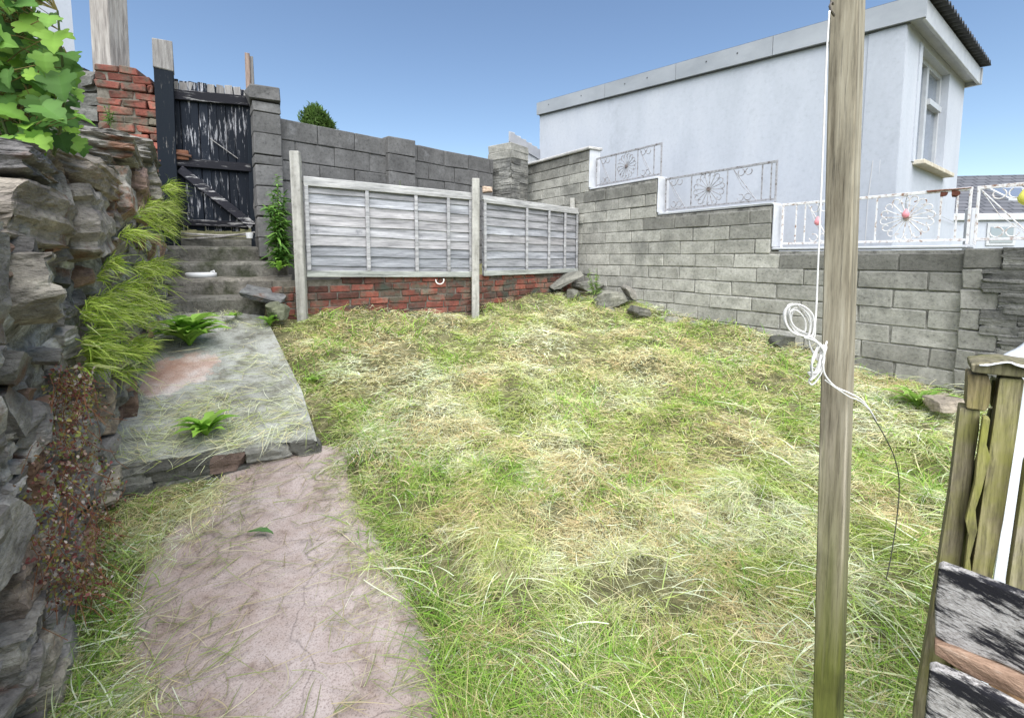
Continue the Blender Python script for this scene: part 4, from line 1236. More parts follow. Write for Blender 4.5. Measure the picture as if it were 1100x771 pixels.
# grey timber post behind the pier
a = P(117, 75, 4.95); b = P(113, -60, 4.95)
g = MB(); o = thing('timber_post', 'square weathered grey timber post rising behind the red brick pier', 'post', (a[0], a[1], EYE + .6))
g.beam((a[0], a[1], EYE + .6), b, .235, .2, (1.15, 1.12, 1.08), .008, R(-12), .003); g.build('shaft', M['bare_wood'], o, world=True)

# white neighbouring house on the left
hp = P(84, 100, 5.6)
HS = thing('neighbour_house', 'white rendered house wall behind the broad leaved shrub at the left', 'house', (hp[0], hp[1], EYE - .5), R(58))
g = MB(); g.box((-4.5, 0, -1.2), (0, 3.0, 6.2)); g.build('wall', M['render'], HS)
g = MB(); g.box((-4.7, -.25, 6.2), (.2, 3.2, 6.36)); g.build('eaves', M['upvc'], HS)
g = MB(); g.prism([(-4.8, -.3), (.3, -.3), (.3, 1.5), (-4.8, 1.5)], 6.365, [6.4, 6.4, 7.5, 7.5]); g.prism([(-4.8, 1.502), (.3, 1.502), (.3, 3.3), (-4.8, 3.3)], 6.365, [7.5, 7.5, 6.4, 6.4]); g.build('roof', M['slates'], HS)

# houses seen beyond the near pillar on the right
h0 = P(1028, 232, 10.5)
NH = thing('neighbour_house', 'distant house with a dark slate roof and small skylight at the right edge', 'house', (h0[0] - .6, h0[1] + 1.5, EYE - 2), R(-8))
rz0 = P(1050, 236, 11.5)[2] - NH.location[2]; rz1 = P(1080, 186, 13.5)[2] - NH.location[2]
g = MB(); g.box((-.3, .1, 0), (9, 5, rz0)); g.build('wall', M['render'], NH)
g = MB(); g.prism([(-.6, -.2), (9.3, -.2), (9.3, 2.5), (-.6, 2.5)], [rz0, rz0, rz0 + .02, rz0 + .02], [rz0 + .05, rz0 + .05, rz1, rz1]); g.prism([(-.6, 2.503), (9.3, 2.503), (9.3, 5.2), (-.6, 5.2)], rz0, [rz1, rz1, rz0 + .1, rz0 + .1]); g.build('roof', M['slates'], NH)
sl = P(1083, 215, 12.6)
g = MB(); zc = sl[2]
g.beam((0, 0, 0), (0, 0, .001), .01, .01)
lx = (sl[0] - NH.location[0]); 
sr = (rz1 - rz0) / 2.7
g = MB(); x0, x1, y0, y1 = lx - .42, lx + .42, .75, 1.45
g.prism([(x0, y0), (x1, y0), (x1, y1), (x0, y1)], [rz0 + sr * (y0 + .2) - .02] * 2 + [rz0 + sr * (y1 + .2) - .02] * 2, [rz0 + sr * (y0 + .2) + .09] * 2 + [rz0 + sr * (y1 + .2) + .09] * 2); sk = g.build('skylight', M['upvc'], NH)
g = MB(); g.prism([(x0 + .07, y0 + .07), (x1 - .07, y0 + .07), (x1 - .07, y1 - .07), (x0 + .07, y1 - .07)], [rz0 + sr * (y0 + .27) + .02] * 2 + [rz0 + sr * (y1 + .13) + .02] * 2, [rz0 + sr * (y0 + .27) + .10] * 2 + [rz0 + sr * (y1 + .13) + .10] * 2); g.build('pane', M['glass'], sk)
e0 = P(1034, 245, 8.5)
EX = thing('flat_roof_extension', 'pale flat roofed extension with a low window below the slate roof at the right edge', 'extension', (e0[0] - .35, e0[1], EYE - 2), R(-6))
ez = P(1060, 230, 8.5)[2] - EX.location[2]
g = MB(); g.box((0, 0, 0), (4, 2.2, ez - .12)); g.build('wall', M['render'], EX)
g = MB(); g.box((-.06, -.06, ez - .12), (4.1, 2.2, ez), (1.1, 1.1, 1.1), .01); g.build('parapet', M['upvc'], EX)
wp = P(1068, 252, 8.5); lx = wp[0] - EX.location[0]
g = MB(); g.box((lx - .22, -.02, wp[2] + 2 - EYE - .2), (lx + .25, .05, wp[2] + 2 - EYE + .2), (1, 1, 1)); w_ = g.build('window', M['upvc'], EX)
g = MB(); g.box((lx - .17, -.028, wp[2] + 2 - EYE - .15), (lx + .2, -.021, wp[2] + 2 - EYE + .13)); g.build('pane', M['glass'], w_)
a = P(1041, 270, 7.0); b = P(1044, 224, 7.0)
g = MB(); g.beam((a[0], a[1], EYE - 1.2), b, .11, .11, (1, 1, 1.03), .01); tag(g.build('white_post', M['upvc']), 'plain white post standing in front of the pale extension', 'post')

# ------------------------------------------------------------ clothes pole and line
KP = 1.29 / 1.45
PB = np.array([1.085 * KP, 1.29, EYE - 1.65]); PT = np.array([.975 * KP, 1.29, EYE + 1.2])
CP = thing('clothes_pole', 'tall square weathered timber clothes pole, green with algae near its foot', 'pole', PB)
g = MB(); g.beam(PB, PT, .064, .064, (1, 1, 1), .004, R(-49), .0015, (0, -1, 0))
g.build('shaft', M['pole'], CP, world=True)
hk = P(893.5, 12, 1.25)
g = MB(); g.tube([(hk[0] + .02, hk[1] + .02, hk[2] - .002), (hk[0] - .002, hk[1], hk[2]), (hk[0] - .006, hk[1], hk[2] + .012), (hk[0] - .002, hk[1], hk[2] + .022), (hk[0] + .006, hk[1] + .004, hk[2] + .018)], .003, 6); g.build('hook', M['black_iron'], CP, world=True)
def spline(pts, n=10):
    pts = [np.array(p, float) for p in pts]; out = []
    Pp = [2 * pts[0] - pts[1]] + pts + [2 * pts[-1] - pts[-2]]
    for i in range(1, len(Pp) - 2):
        for k in range(n):
            t = k / n
            out.append(.5 * ((2 * Pp[i]) + (-Pp[i - 1] + Pp[i + 1]) * t + (2 * Pp[i - 1] - 5 * Pp[i] + 4 * Pp[i + 1] - Pp[i + 2]) * t * t + (-Pp[i - 1] + 3 * Pp[i] - 3 * Pp[i + 1] + Pp[i + 2]) * t ** 3))
    out.append(pts[-1]); return out
CL = thing('clothes_line', 'coiled white washing line hanging beside the wooden clothes pole', 'rope', P(875, 360, 1.228))
YR = 1.22
g = MB(); g.tube(spline([P(891, 12, 1.241), P(888, 60, 1.237), P(884, 160, 1.228), P(879, 280, YR), P(876, 345, YR), P(872, 362, YR)]), .0022, 6); g.build('hanging_length', M['rope'], CL, world=True, smooth=True)
g = MB()
for k in range(8):
    cx_, cy_ = 859 + rng.normal(0, 1.2), 345 + rng.normal(0, 1.5)
    rx, ry, ti = rng.uniform(10, 15) - (k % 3) * 1.5, rng.uniform(17, 24) - (k % 3) * 2.5, R(-32 + rng.normal(0, 5))
    yy0 = YR - .02 + k * .005; pts = []
    for i in range(26):
        A = 2 * math.pi * i / 26 + 1.2
        ex, ey = rx * math.cos(A), ry * math.sin(A)
        pin = max(0, math.sin(A)) ** 2
        ex *= (1 - .55 * pin)
        pts.append(P(cx_ + ex * math.cos(ti) - ey * math.sin(ti), cy_ + ex * math.sin(ti) + ey * math.cos(ti), yy0 + .01 * math.sin(A)))
    g.tube(pts, .0024, 6, closed=True)
for k in range(4):
    y0 = YR - .012; j = rng.normal(0, 1.5, (4, 2))
    g.tube(spline([P(865 + j[0][0], 362 + j[0][1], y0), P(874 + j[1][0], 366 + j[1][1], y0 - .008), P(883 + k * .5, 372 + 2 * k, y0), P(879, 381 + 2 * k, y0 + .012), P(871, 374, y0 + .012), P(868, 364, y0 + .01)], 6), .0024, 6)
for k in range(7):
    y0 = YR - .01 + k * .004
    a = 358 + rng.uniform(10, 28); e_ = rng.uniform(396, 413)
    g.tube(spline([P(881 + rng.normal(0, 1.5), a, y0), P(875 + rng.normal(0, 2), a + 18, y0 - .01), P(869 + rng.normal(0, 2), e_ - 4, y0), P(874 + rng.normal(0, 2), e_, y0), P(882, e_ - 12, y0), P(886 + rng.normal(0, 1), e_ - 30, y0), P(880, a + 4, y0 + .01)], 6), .0024, 6)
g.build('coil', M['rope'], CL, world=True, smooth=True)
g = MB(); yq = 1.205
g.tube(spline([P(884, 388, yq), P(886, 402, 1.205), P(897, 415, 1.205), P(912, 422, 1.223), P(926, 430, 1.246), P(936, 443, 1.263), P(941, 452, 1.281)]), .0024, 6)
g.tube(spline([P(886, 408, 1.210), P(900, 418, 1.201), P(912, 426, 1.219), P(924, 431, 1.237), P(934, 440, 1.254)]), .0018, 6)
g.build('loose_tail', M['rope'], CL, world=True, smooth=True)
g = MB(); g.tube(spline([P(938, 448, 1.272), P(950, 468, 1.299), P(961, 492, 1.334), P(966, 520, 1.352), P(963, 560, 1.352), P(957, 598, 1.334), P(952, 622, 1.317)]), .0016, 5); g.build('dirty_tail', M['dark_rope'], CL, world=True, smooth=True)

# ------------------------------------------------------------ mossy timber fence end at the right edge
def thick_poly(m, pts_px, Y0, thick, tint=(1, 1, 1), Y1=None):
    """a board with the given outline standing at distance Y0..Y1, with real thickness away from the lens"""
    pts = []
    xs = [p[0] for p in pts_px]; x0, x1 = min(xs), max(xs)
    for (px, py) in pts_px:
        Y = Y0 if Y1 is None else Y0 + (Y1 - Y0) * (px - x0) / max(1, x1 - x0)
        pts.append(P(px, py, Y))
    pts = np.array(pts); n = len(pts)
    nrm = np.array([.86, 1, 0.0]); nrm /= np.linalg.norm(nrm)
    V = np.concatenate([pts, pts + nrm * thick])
    F = [tuple(range(n))[::-1], tuple(range(n, 2 * n))] + [(i, (i + 1) % n, n + (i + 1) % n, n + i) for i in range(n)]
    m.add(V, F, tint)
MF = thing('timber_fence', 'mossy green upright timbers of an old fence end at the right edge', 'fence', P(1040, 770, 1.2))
def up(name, poly, Y, th, tint, mat='moss_wood'):
    g = MB(); thick_poly(g, poly, Y, th, tint); o = g.build(name, M[mat], MF, world=True)
    md = o.modifiers.new('bevel', 'BEVEL'); md.width = .004; md.segments = 2; md.limit_method = 'ANGLE'; return o
up('upright', [(1031, 438), (1053, 441), (1052, 462), (1046, 500), (1030, 620), (1018, 771), (1012, 1000), (965, 1000), (981, 771), (1003, 640), (1020, 530)], 1.16, .07, (1.15, 1.1, 1.0))
up('upright', [(1063, 440), (1071, 441), (1068, 480), (1052, 560), (1040, 640), (1020, 800), (1010, 800), (1030, 620), (1037, 560), (1047, 500), (1056, 470)], 1.19, .03, (1.1, 1.25, .7))
up('upright', [(1074, 406), (1101, 408), (1092, 470), (1078, 560), (1062, 640), (1040, 800), (1020, 1000), (985, 1000), (1010, 800), (1040, 640), (1056, 530), (1068, 450)], 1.14, .06, (1.4, 1.35, 1.05))
up('split_strip', [(1056, 448), (1064, 450), (1060, 478), (1064, 492), (1054, 530), (1048, 548), (1050, 570), (1042, 600), (1044, 620), (1034, 680), (1028, 676), (1036, 610), (1040, 575), (1037, 560), (1047, 520), (1050, 490)], 1.13, .03, (1.5, 1.5, .9))
up('block', [(1040, 402), (1062, 403), (1065, 415), (1063, 436), (1059, 442), (1038, 439)], 1.15, .09, (1.25, 1.1, .8))
up('block', [(1066, 408), (1073, 409), (1072, 438), (1064, 437)], 1.2, .05, (1.1, 1.15, .7))
up('cap_board', [(1043, 391), (1060, 389), (1079, 388), (1098, 391), (1135, 396), (1135, 408), (1100, 406), (1060, 402), (1044, 400)], 1.12, .12, (.85, .83, .72))
up('grey_upright', [(1112, 480), (1102, 500), (1092, 570), (1083, 632), (1083, 700), (1140, 700), (1140, 470)], 1.10, .05, (1.5, 1.45, 1.4), 'moss_wood')
# draped white sheet on the cap board
V = []; F = []; nu, nv = 22, 10
for i in range(nu + 1):
    u = i / nu; px = 1052 + u * 95
    top_ = np.interp(px, [1052, 1062, 1078, 1090, 1101, 1150], [390, 386, 380, 374, 367, 352]); bot_ = np.interp(px, [1052, 1070, 1085, 1101, 1150], [391, 389, 389, 394, 402])
    for j in range(nv + 1):
        v = j / nv
        p = P(px, bot_ + (top_ - bot_) * v, 1.10 + .30 * v)
        p[2] += (fbm(u * 7, v * 4, 61) - .5) * .012
        V.append(p)
for i in range(nu):
    for j in range(nv): F.append((i * (nv + 1) + j, (i + 1) * (nv + 1) + j, (i + 1) * (nv + 1) + j + 1, i * (nv + 1) + j + 1))
g = MB(); g.add(V, F); o = g.build('plastic_sheet', M['sheet'], smooth=True); md = o.modifiers.new('solid', 'SOLIDIFY'); md.thickness = .003
tag(o, 'crumpled white plastic sheet lying on top of the mossy fence end', 'plastic sheet')
# white boarding behind the uprights
g = MB(); thick_poly(g, [(1096, 400), (1180, 400), (1180, 1000), (1020, 1000), (1062, 660), (1080, 540)], 1.32, .02); tag(g.build('white_board', M['sheet']), 'pale white board standing behind the mossy uprights', 'board')
def plank(poly, Y, th, mat, label, tint=(1, 1, 1), ang=0):
    c = P(poly[0][0], poly[0][1], Y); g = MB(); thick_poly(g, poly, Y, th, tint, Y - .12)
    g.V = [v - c for v in g.V]
    # tilt of the object follows the grain of the plank
    rot = Matrix.Rotation(ang, 3, 'Y'); g.V = [v @ np.array(rot) for v in g.V]
    o = g.build('weathered_plank', M[mat], None, tuple(float(v) for v in c)); o.rotation_euler = (0, ang, 0)
    md = o.modifiers.new('bevel', 'BEVEL'); md.width = .004; md.segments = 2; md.limit_method = 'ANGLE'
    return tag(o, label, 'plank', 'loose planks at the right edge')
plank([(1009, 610), (1014, 608), (1058, 624), (1100, 640), (1150, 660), (1150, 745), (1100, 724), (1075, 712), (1050, 704), (1024, 695), (1005, 684), (1004, 655)], 1.06, .03, 'plank_peel', 'broad plank with peeling black and white paint, the upper of the loose planks', ang=R(20))
plank([(1004, 690), (1030, 698), (1060, 712), (1100, 730), (1150, 752), (1150, 775), (1100, 752), (1070, 738), (1040, 726), (1004, 703)], 1.05, .03, 'brown_wood', 'thin splintered brown plank between the two peeling planks', ang=R(22))
plank([(999, 719), (1006, 718), (1040, 732), (1075, 750), (1120, 775), (1160, 800), (1160, 900), (1100, 870), (1040, 830), (992, 790), (996, 750)], 1.02, .03, 'plank_peel', 'lower plank with peeling black paint and a bare grey top edge', ang=R(25))
g = MB(); a = P(1062, 735, 1.16); b = P(1110, 760, 1.1); g.beam(a, b, .10, .03, (1.2, 1.1, .9), .004); tag(g.build('wood_offcut', M['brown_wood']), 'brown wooden offcut wedged between the loose planks', 'offcut')

# ------------------------------------------------------------ tree on the skyline
c = P(341, 124, 14)
TR = thing('tree', 'small round topped evergreen tree showing above the back wall', 'tree', (c[0], c[1], EYE - .6))
g = MB(); g.tube([(0, 0, 0), (.03, 0, 2.0), (0, .02, 4.0)], .09, 8, r2=.04)
for k in range(8):
    A = k * .8; g.tube([(0, 0, 2.6 + k * .18), (.25 * math.cos(A), .25 * math.sin(A), 3.1 + k * .18)], .025, 5, r2=.01)
g.build('trunk', M['bark'], TR)
N = 9000
cz_ = c[2] - TR.location[2]
d = rng.normal(size=(N, 3)); d /= np.linalg.norm(d, axis=1, keepdims=True)
lob = .50 + .75 * fbm(np.arctan2(d[:, 1], d[:, 0]) * 2.2 + 9, d[:, 2] * 3 + 5, 71)
rad = (rng.random(N) ** .35) * lob
pts = d * rad[:, None] * np.array([.48, .48, .62]) + np.array([0, 0, cz_ - .32])
dv = d * .5 + rng.normal(size=(N, 3)) * .6 + np.array([0, 0, .5]); dv /= np.linalg.norm(dv, axis=1, keepdims=True)
cl = fbm(pts[:, 0] * 6 + 3, pts[:, 2] * 6 + 2, 73)[:, None]
col = np.array([[.06, .12, .025]]) * (1 - cl) + np.array([[.13, .20, .05]]) * cl
blades('crown', pts, dv, rng.uniform(.06, .13, N), rng.uniform(.03, .055, N), rng.normal(0, .2, (N, 3)), col * rng.uniform(.7, 1.3, (N, 1)), M['leaf'], 2, TR)

# ------------------------------------------------------------ grass
def sample_lawn(n, w_pow=1.6, ymin=.75, ymax=7.0):
    out = []
    while sum(len(o) for o in out) < n:
        m_ = n * 3
        u = rng.random(m_)
        y = (ymin ** (1 - w_pow) + u * (ymax ** (1 - w_pow) - ymin ** (1 - w_pow))) ** (1 / (1 - w_pow))
        x = rng.uniform(-1.22, 1.22, m_) * (y * 1.02 + .25)
        ok = (x > LW(y) + .02) & (right_side(x, y) > .03) & (fence_side(x, y) < -.02) & (y < 7)
        # cut: keep clear of steps
        ok &= ~((slab_edge_s(x, y) > 0) & (x < slab_right(y)))
        out.append(np.stack([x[ok], y[ok]], 1))
    return np.concatenate(out)[:n]

PAL = np.array([(.64, .67, .38), (.70, .63, .35), (.46, .54, .15), (.55, .44, .22), (.76, .79, .58), (.27, .40, .06)])
def lawn_colors(x, y, n):
    f1 = fbm(x * 2.6, y * 2.6, 81); f2 = fbm(x * 3.1 + 7, y * 3.1, 83); f3 = fbm(x * .9, y * .9, 85)
    g_ = f1; s_ = f2
    w = np.stack([np.ones(n) * .9, np.clip((s_ - .42) * 6, 0, 2) + .25, np.clip((g_ - .46) * 8, 0, 2.5) + .25, np.clip((s_ - .48) * 8, 0, 2.2), np.clip((.55 - g_) * 5, 0, 1.6), np.clip((g_ - .52) * 9, 0, 2)], 1)
    # the far end is drier, the near right greener
    w[:, 1] *= 1.3 + 1.2 * np.clip((y - 2.4) / 2, 0, 1); w[:, 3] *= 1.1 + np.clip((y - 3) / 2, 0, 1)
    w[:, 5] *= 1 + 1.5 * np.clip((x - 1.0), 0, 1)
    w /= w.sum(1, keepdims=True); c = np.cumsum(w, 1)
    k = (rng.random(n)[:, None] > c).sum(1).clip(0, 5)
    return PAL[k] * rng.uniform(.7, 1.25, (n, 1)) * rng.uniform(.94, 1.06, (n, 3))

def flow(x, y):
    return fbm(x * 1.1, y * 1.1, 91) * 2 * math.pi * 2.2

# matted cut grass: wisps of strands that share a lie and a colour, plus loose singles
def lawn_layer(nc, per, sig, seed, Lr, Wr, lift, curl, elm, y0=.75, y1=7.0, wp=1.8, pits=True):
    c = sample_lawn(nc, wp, y0, y1)
    x = np.repeat(c[:, 0], per); y = np.repeat(c[:, 1], per); n = len(x)
    ac = flow(c[:, 0], c[:, 1]) + rng.normal(0, 1.1, nc)
    kc = lawn_colors(c[:, 0], c[:, 1], nc)
    hz = np.repeat(rng.random(nc) ** 1.3, per)
    ang = np.repeat(ac, per) + rng.normal(0, .45, n)
    size = np.clip(y / 2.8, .6, 1.5)
    u = rng.normal(0, sig * 1.7, n) * size; v = rng.normal(0, sig, n) * size
    A = np.repeat(ac, per); x = x + u * np.cos(A) - v * np.sin(A); y = y + u * np.sin(A) + v * np.cos(A)
    ok = (x > LW(y) + .02) & (right_side(x, y) > .02) & (fence_side(x, y) < -.02) & ~((slab_edge_s(x, y) > 0) & (x < slab_right(y)))
    ok &= rng.random(n) > in_path(x, y) * .965
    if pits: ok &= rng.random(n) > np.clip((.42 - fbm(x * 4.3, y * 4.3, 141)) * 10, 0, .9) * np.interp(y, [2.5, 4.5], [1, .75])
    x, y, ang, hz = x[ok], y[ok], ang[ok], hz[ok]; n = len(x)
    el = rng.normal(elm, .25, n)
    z = terrain(x, y) + .006 + hz * (.02 + .12 * np.clip(fbm(x * 3, y * 3, 95) - .3, 0, 1)) * (1 - .9 * in_path(x, y)) * lift
    dv = np.stack([np.cos(ang) * np.cos(el), np.sin(ang) * np.cos(el), np.sin(el)], 1)
    L = rng.uniform(*Lr, n) * np.interp(y, [1.2, 2.5, 4.5], [1.0, .8, .6]); W = rng.uniform(*Wr, n) * np.clip(y / 2.8, .7, 1.5)
    bend = rng.normal(0, curl, (n, 3)); bend[:, 2] = -np.abs(bend[:, 2]) * .5 - .04
    single = lawn_colors(x, y, n)
    base = np.repeat(kc, per, 0)[ok]
    col = np.where(rng.random((n, 1)) < .68, base * rng.uniform(.78, 1.22, (n, 1)), single)
    return np.stack([x, y, z], 1), dv, L, W, bend, col
parts_ = [lawn_layer(9500, 34, .026, 1, (.03, .09), (.0013, .0026), 1.0, .55, .05),
          lawn_layer(4800, 30, .036, 4, (.05, .13), (.0018, .0036), 1.0, .40, .06, y0=2.0, wp=.6),
          lawn_layer(52000, 1, .01, 2, (.06, .20), (.0016, .0034), 1.25, .35, .10)]
rts, dvs, Ls, Ws, bs, cs_ = [np.concatenate(v) for v in zip(*parts_)]
lawn = blades('cut_grass', rts, dvs, Ls, Ws, bs, cs_, M['grass'], 4)
tag(lawn, 'matted pale cut grass strewn over the lawn', 'grass', kind='stuff')

# standing tufts, greener
N = 120000
xy = sample_lawn(N, 1.7); x, y = xy[:, 0], xy[:, 1]
t = fbm(x * 2.0 + 3, y * 2.0, 101, 4)
edge = np.exp(-((x - np.interp(y, PR[:, 1], PR[:, 0]) - .12) / .16) ** 2) * (y < 3.4)
edge2 = np.exp(-((x - slab_right(y) - .08) / .10) ** 2) * ((y > 2.7) & (y < 3.9))
wl = np.exp(-((x - LW(y) - .12) / .14) ** 2) * (y < 2.4)
near = np.clip((1.55 - y) / .5, 0, 1) * (x > -.3) * .5
rgt = np.clip((x - 1.1) / .8, 0, 1) * .18
pr_ = np.clip((t - .53) * 8, 0, .95) + edge * .7 + edge2 * .3 + wl * .5 + near + rgt
keep = (rng.random(N) < pr_) & (rng.random(N) > in_path(x, y) * 1.2)
x, y = x[keep], y[keep]; N = len(x)
z = terrain(x, y) + .005
ang = flow(x, y) * .5 + rng.uniform(0, 2 * math.pi, N); el = rng.normal(1.0, .3, N)
dv = np.stack([np.cos(ang) * np.cos(el), np.sin(ang) * np.cos(el), np.sin(el)], 1)
L = rng.uniform(.06, .17, N) * (1 + .6 * (y < 1.8) * rng.random(N)); W = rng.uniform(.0025, .005, N) * np.clip(y / 2.4, .8, 1.9)
bend = np.stack([np.cos(ang) * .45, np.sin(ang) * .45, -rng.uniform(.15, .6, N)], 1) + rng.normal(0, .15, (N, 3))
gcol = np.array([(.14, .28, .035), (.26, .44, .06), (.40, .54, .13), (.46, .42, .20)])
k = rng.choice(4, N, p=[.33, .34, .2, .13])
col = gcol[k] * rng.uniform(.7, 1.25, (N, 1))
tag(blades('standing_grass', np.stack([x, y, z], 1), dv, L, W, bend, col, M['grass'], 4), 'tufts of standing green grass growing through the cut lawn', 'grass', kind='stuff')

# coarse flattened green blades along the near and right-hand parts
N = 12000
xy = sample_lawn(N, 1.9, .8, 4.2); x, y = xy[:, 0], xy[:, 1]
wt = np.clip((x - .5 * y + .3) / .9, 0, 1) + np.clip((2.0 - y) / .8, 0, 1) * .5 + .12 + np.exp(-((x - LW(y) - .25) / .25) ** 2) * .5
keep = (rng.random(N) < wt) & (rng.random(N) > in_path(x, y) * 1.1)
x, y = x[keep], y[keep]; N = len(x)
z = terrain(x, y) + .03 + .07 * rng.random(N) * fbm(x * 3, y * 3, 95)
ang = flow(x, y) + rng.normal(0, .5, N); el = rng.normal(.12, .25, N)
dv = np.stack([np.cos(ang) * np.cos(el), np.sin(ang) * np.cos(el), np.sin(el)], 1)
bend = rng.normal(0, .22, (N, 3)); bend[:, 2] = -np.abs(bend[:, 2]) - .12
col = np.array([(.54, .62, .34), (.68, .74, .54), (.38, .49, .15), (.66, .61, .38), (.26, .38, .08)])[rng.choice(5, N, p=[.26, .27, .15, .24, .08])] * rng.uniform(.75, 1.2, (N, 1))
tag(blades('cut_grass', np.stack([x, y, z], 1), dv, rng.uniform(.08, .26, N), rng.uniform(.003, .006, N), bend, col, M['grass'], 5), 'long flattened green blades lying over the near and right part of the lawn', 'grass', kind='stuff')

# clippings over the slab
N = 15000
x = rng.uniform(-3.1, -1.1, N); y = rng.uniform(2.3, 4.25, N)
ok = in_slab(x, y) & (rng.random(N) < np.clip((fbm(x * 2.4, y * 2.4, 111) - .36) * 3.4 + .35 * np.exp(-slab_edge_s(x, y) / .2), .04, 1)) & (((x + 2.33) * 2.3) ** 2 + ((y - 3.2) * 1.5) ** 2 > .16 + .4 * rng.random(N))
x, y = x[ok], y[ok]; N = len(x)
z = slab_z(x, y) + .012 + .018 * rng.random(N)
ang = flow(x, y) * .4 + rng.normal(.5, .7, N); el = rng.normal(0, .06, N)
dv = np.stack([np.cos(ang) * np.cos(el), np.sin(ang) * np.cos(el), np.sin(el) + .27 * (-.5 * np.cos(ang) + .866 * np.sin(ang))], 1)
L = rng.uniform(.05, .18, N); W = rng.uniform(.002, .004, N)
bend = rng.normal(0, .3, (N, 3)); bend[:, 2] = 0.0
col = PAL[rng.choice([0, 1, 2, 4], N, p=[.35, .2, .2, .25])] * rng.uniform(.7, 1.15, (N, 1))
tag(blades('cut_grass', np.stack([x, y, z], 1), dv, L, W, bend, col, M['grass'], 3), 'pale grass clippings scattered over the grey slab', 'grass', kind='stuff')
# long loose stems on the pink path
N = 900
y = rng.uniform(1.0, 2.6, N); l = np.interp(y, PL[:, 1], PL[:, 0]); r = np.interp(y, PR[:, 1], PR[:, 0]); u = rng.random(N)
u = np.where(rng.random(N) < .7, np.where(rng.random(N) < .5, u * .3, 1 - u * .35), u)
x = l + (r - l) * u
z = ground_z(x, y) + .028
ang = rng.normal(.5, .8, N)
dv = np.stack([np.cos(ang), np.sin(ang), .12 + np.zeros(N)], 1)
L = rng.uniform(.05, .24, N); W = rng.uniform(.002, .004, N)
bend = rng.normal(0, .25, (N, 3)); bend[:, 2] = -.05
col = np.array([(.42, .36, .22), (.5, .46, .3), (.28, .33, .12)])[rng.choice(3, N)] * rng.uniform(.6, 1.1, (N, 1))
tag(blades('loose_stems', np.stack([x, y, z], 1), dv, L, W, bend, col, M['grass'], 4), 'long loose straw stems lying on the pink concrete path', 'straw', kind='stuff')

# grass hanging from the stone wall
def wall_pt(s, z, out=0.0):
    p = W0 + wd[None] * np.asarray(s)[:, None] + wnrm[None] * np.asarray(out)[:, None]
    return np.stack([p[:, 0], p[:, 1], z], 1)
def s_of(px, py):
    a = (px - CX) / FPX; b = (CY - py) / FPX; k = a / (math.cos(PITCH) + b * math.sin(PITCH))
    # X = kY ; X = -.72-.577Y
    Y = -.72 / (k + .577) if True else 0
    return Y
def hang(px, py):
    """point on the stone wall's face seen at pixels (vectorised)"""
    a = (px - CX) / FPX; b = (CY - py) / FPX; dy = math.cos(PITCH) + b * math.sin(PITCH)
    k = a / dy; Y = -.72 / (k + .577 - 1e-9)
    k2 = (-math.sin(PITCH) + b * math.cos(PITCH)) / dy
    return np.stack([k * Y, Y, EYE + k2 * Y], 1)
N = 9000
t = rng.random(N) ** .8
py = 195 + t * 205 + rng.normal(0, 5, N)
lo = np.interp(py, [190, 240, 300, 340, 400], [176, 120, 82, 62, 66]); hi = np.interp(py, [190, 240, 300, 350, 400], [182, 182, 170, 160, 128])
px = lo + (hi - lo) * rng.random(N)
mask = fbm(px / 20, py / 10, 121) > .475
px, py = px[mask], py[mask]; N = len(px)
rt_ = hang(px, py) ; rt_[:, :2] += wnrm * .06
ok = (rt_[:, 1] > 1.2) & (rt_[:, 1] < 4.6); rt_ = rt_[ok]; N = len(rt_)
dv = np.tile(np.array([wnrm[0], wnrm[1], .25]), (N, 1)) + rng.normal(0, .55, (N, 3)); dv /= np.linalg.norm(dv, axis=1, keepdims=True)
L = rng.uniform(.04, .15, N) * np.clip(rt_[:, 1] / 3.0, .7, 1.0)
bend = np.stack([rng.normal(0, .2, N), rng.normal(0, .2, N), -rng.uniform(.1, .6, N)], 1)
cc = np.array([(.40, .54, .07), (.56, .68, .14), (.15, .25, .035), (.66, .70, .30)])[rng.choice(4, N, p=[.34, .30, .22, .14])] * rng.uniform(.7, 1.2, (N, 1))
tag(blades('hanging_grass', rt_, dv, L, rng.uniform(.004, .008, N), bend, cc, M['grass'], 4), 'bright green grass hanging from the face of the stone wall', 'grass', kind='stuff')

# reddish creeping herb on the wall
N = 4200
t = rng.random(N)
py = 395 + t * 265
lo = np.interp(py, [390, 440, 520, 600, 660], [38, 40, 2, 0, 40]); hi = np.interp(py, [390, 440, 520, 600, 660], [50, 78, 100, 108, 78])
px = lo + (hi - lo) * rng.random(N) + rng.normal(0, 3, N)
mask = fbm(px / 16, py / 22, 131) > .40
px, py = px[mask], py[mask]
rt_ = hang(px, py); rt_[:, :2] += wnrm * rng.uniform(.02, .12, len(px))[:, None]
HB = thing('creeping_herb', 'straggling red and green herb trailing down the stone wall beside the path', 'plant', rt_.mean(0))
def leaf_field(name, pts, size, cols, mat, parent, nrm=None, shape='round', spread=.7):
    g = MB(); off = np.array(parent.location)
    for i, p in enumerate(pts):
        s = size * random.uniform(.6, 1.3)
        if shape == 'round': out = [(0, 0), (.35, .28), (.8, .3), (1, 0), (.8, -.3), (.35, -.28)]
        else: out = [(0, 0), (.3, .16), (.7, .17), (1.3, 0), (.7, -.17), (.3, -.16)]
        n_ = Vector(nrm if nrm is not None else (0, 0, 1)) + Vector(rng.normal(0, spread, 3)); n_.normalize()
        q = n_.to_track_quat('Z', 'Y').to_matrix() @ Matrix.Rotation(random.uniform(0, 6.28), 3, 'Z')
        V = [q @ Vector((a * s, b * s, abs(b) * s * .3)) for a, b in out]
        g.add([(v[0] + p[0] - off[0], v[1] + p[1] - off[1], v[2] + p[2] - off[2]) for v in V], [tuple(range(len(V)))], np.array(random.choice(cols)) * random.uniform(.7, 1.25))
    return g.build(name, mat, parent)
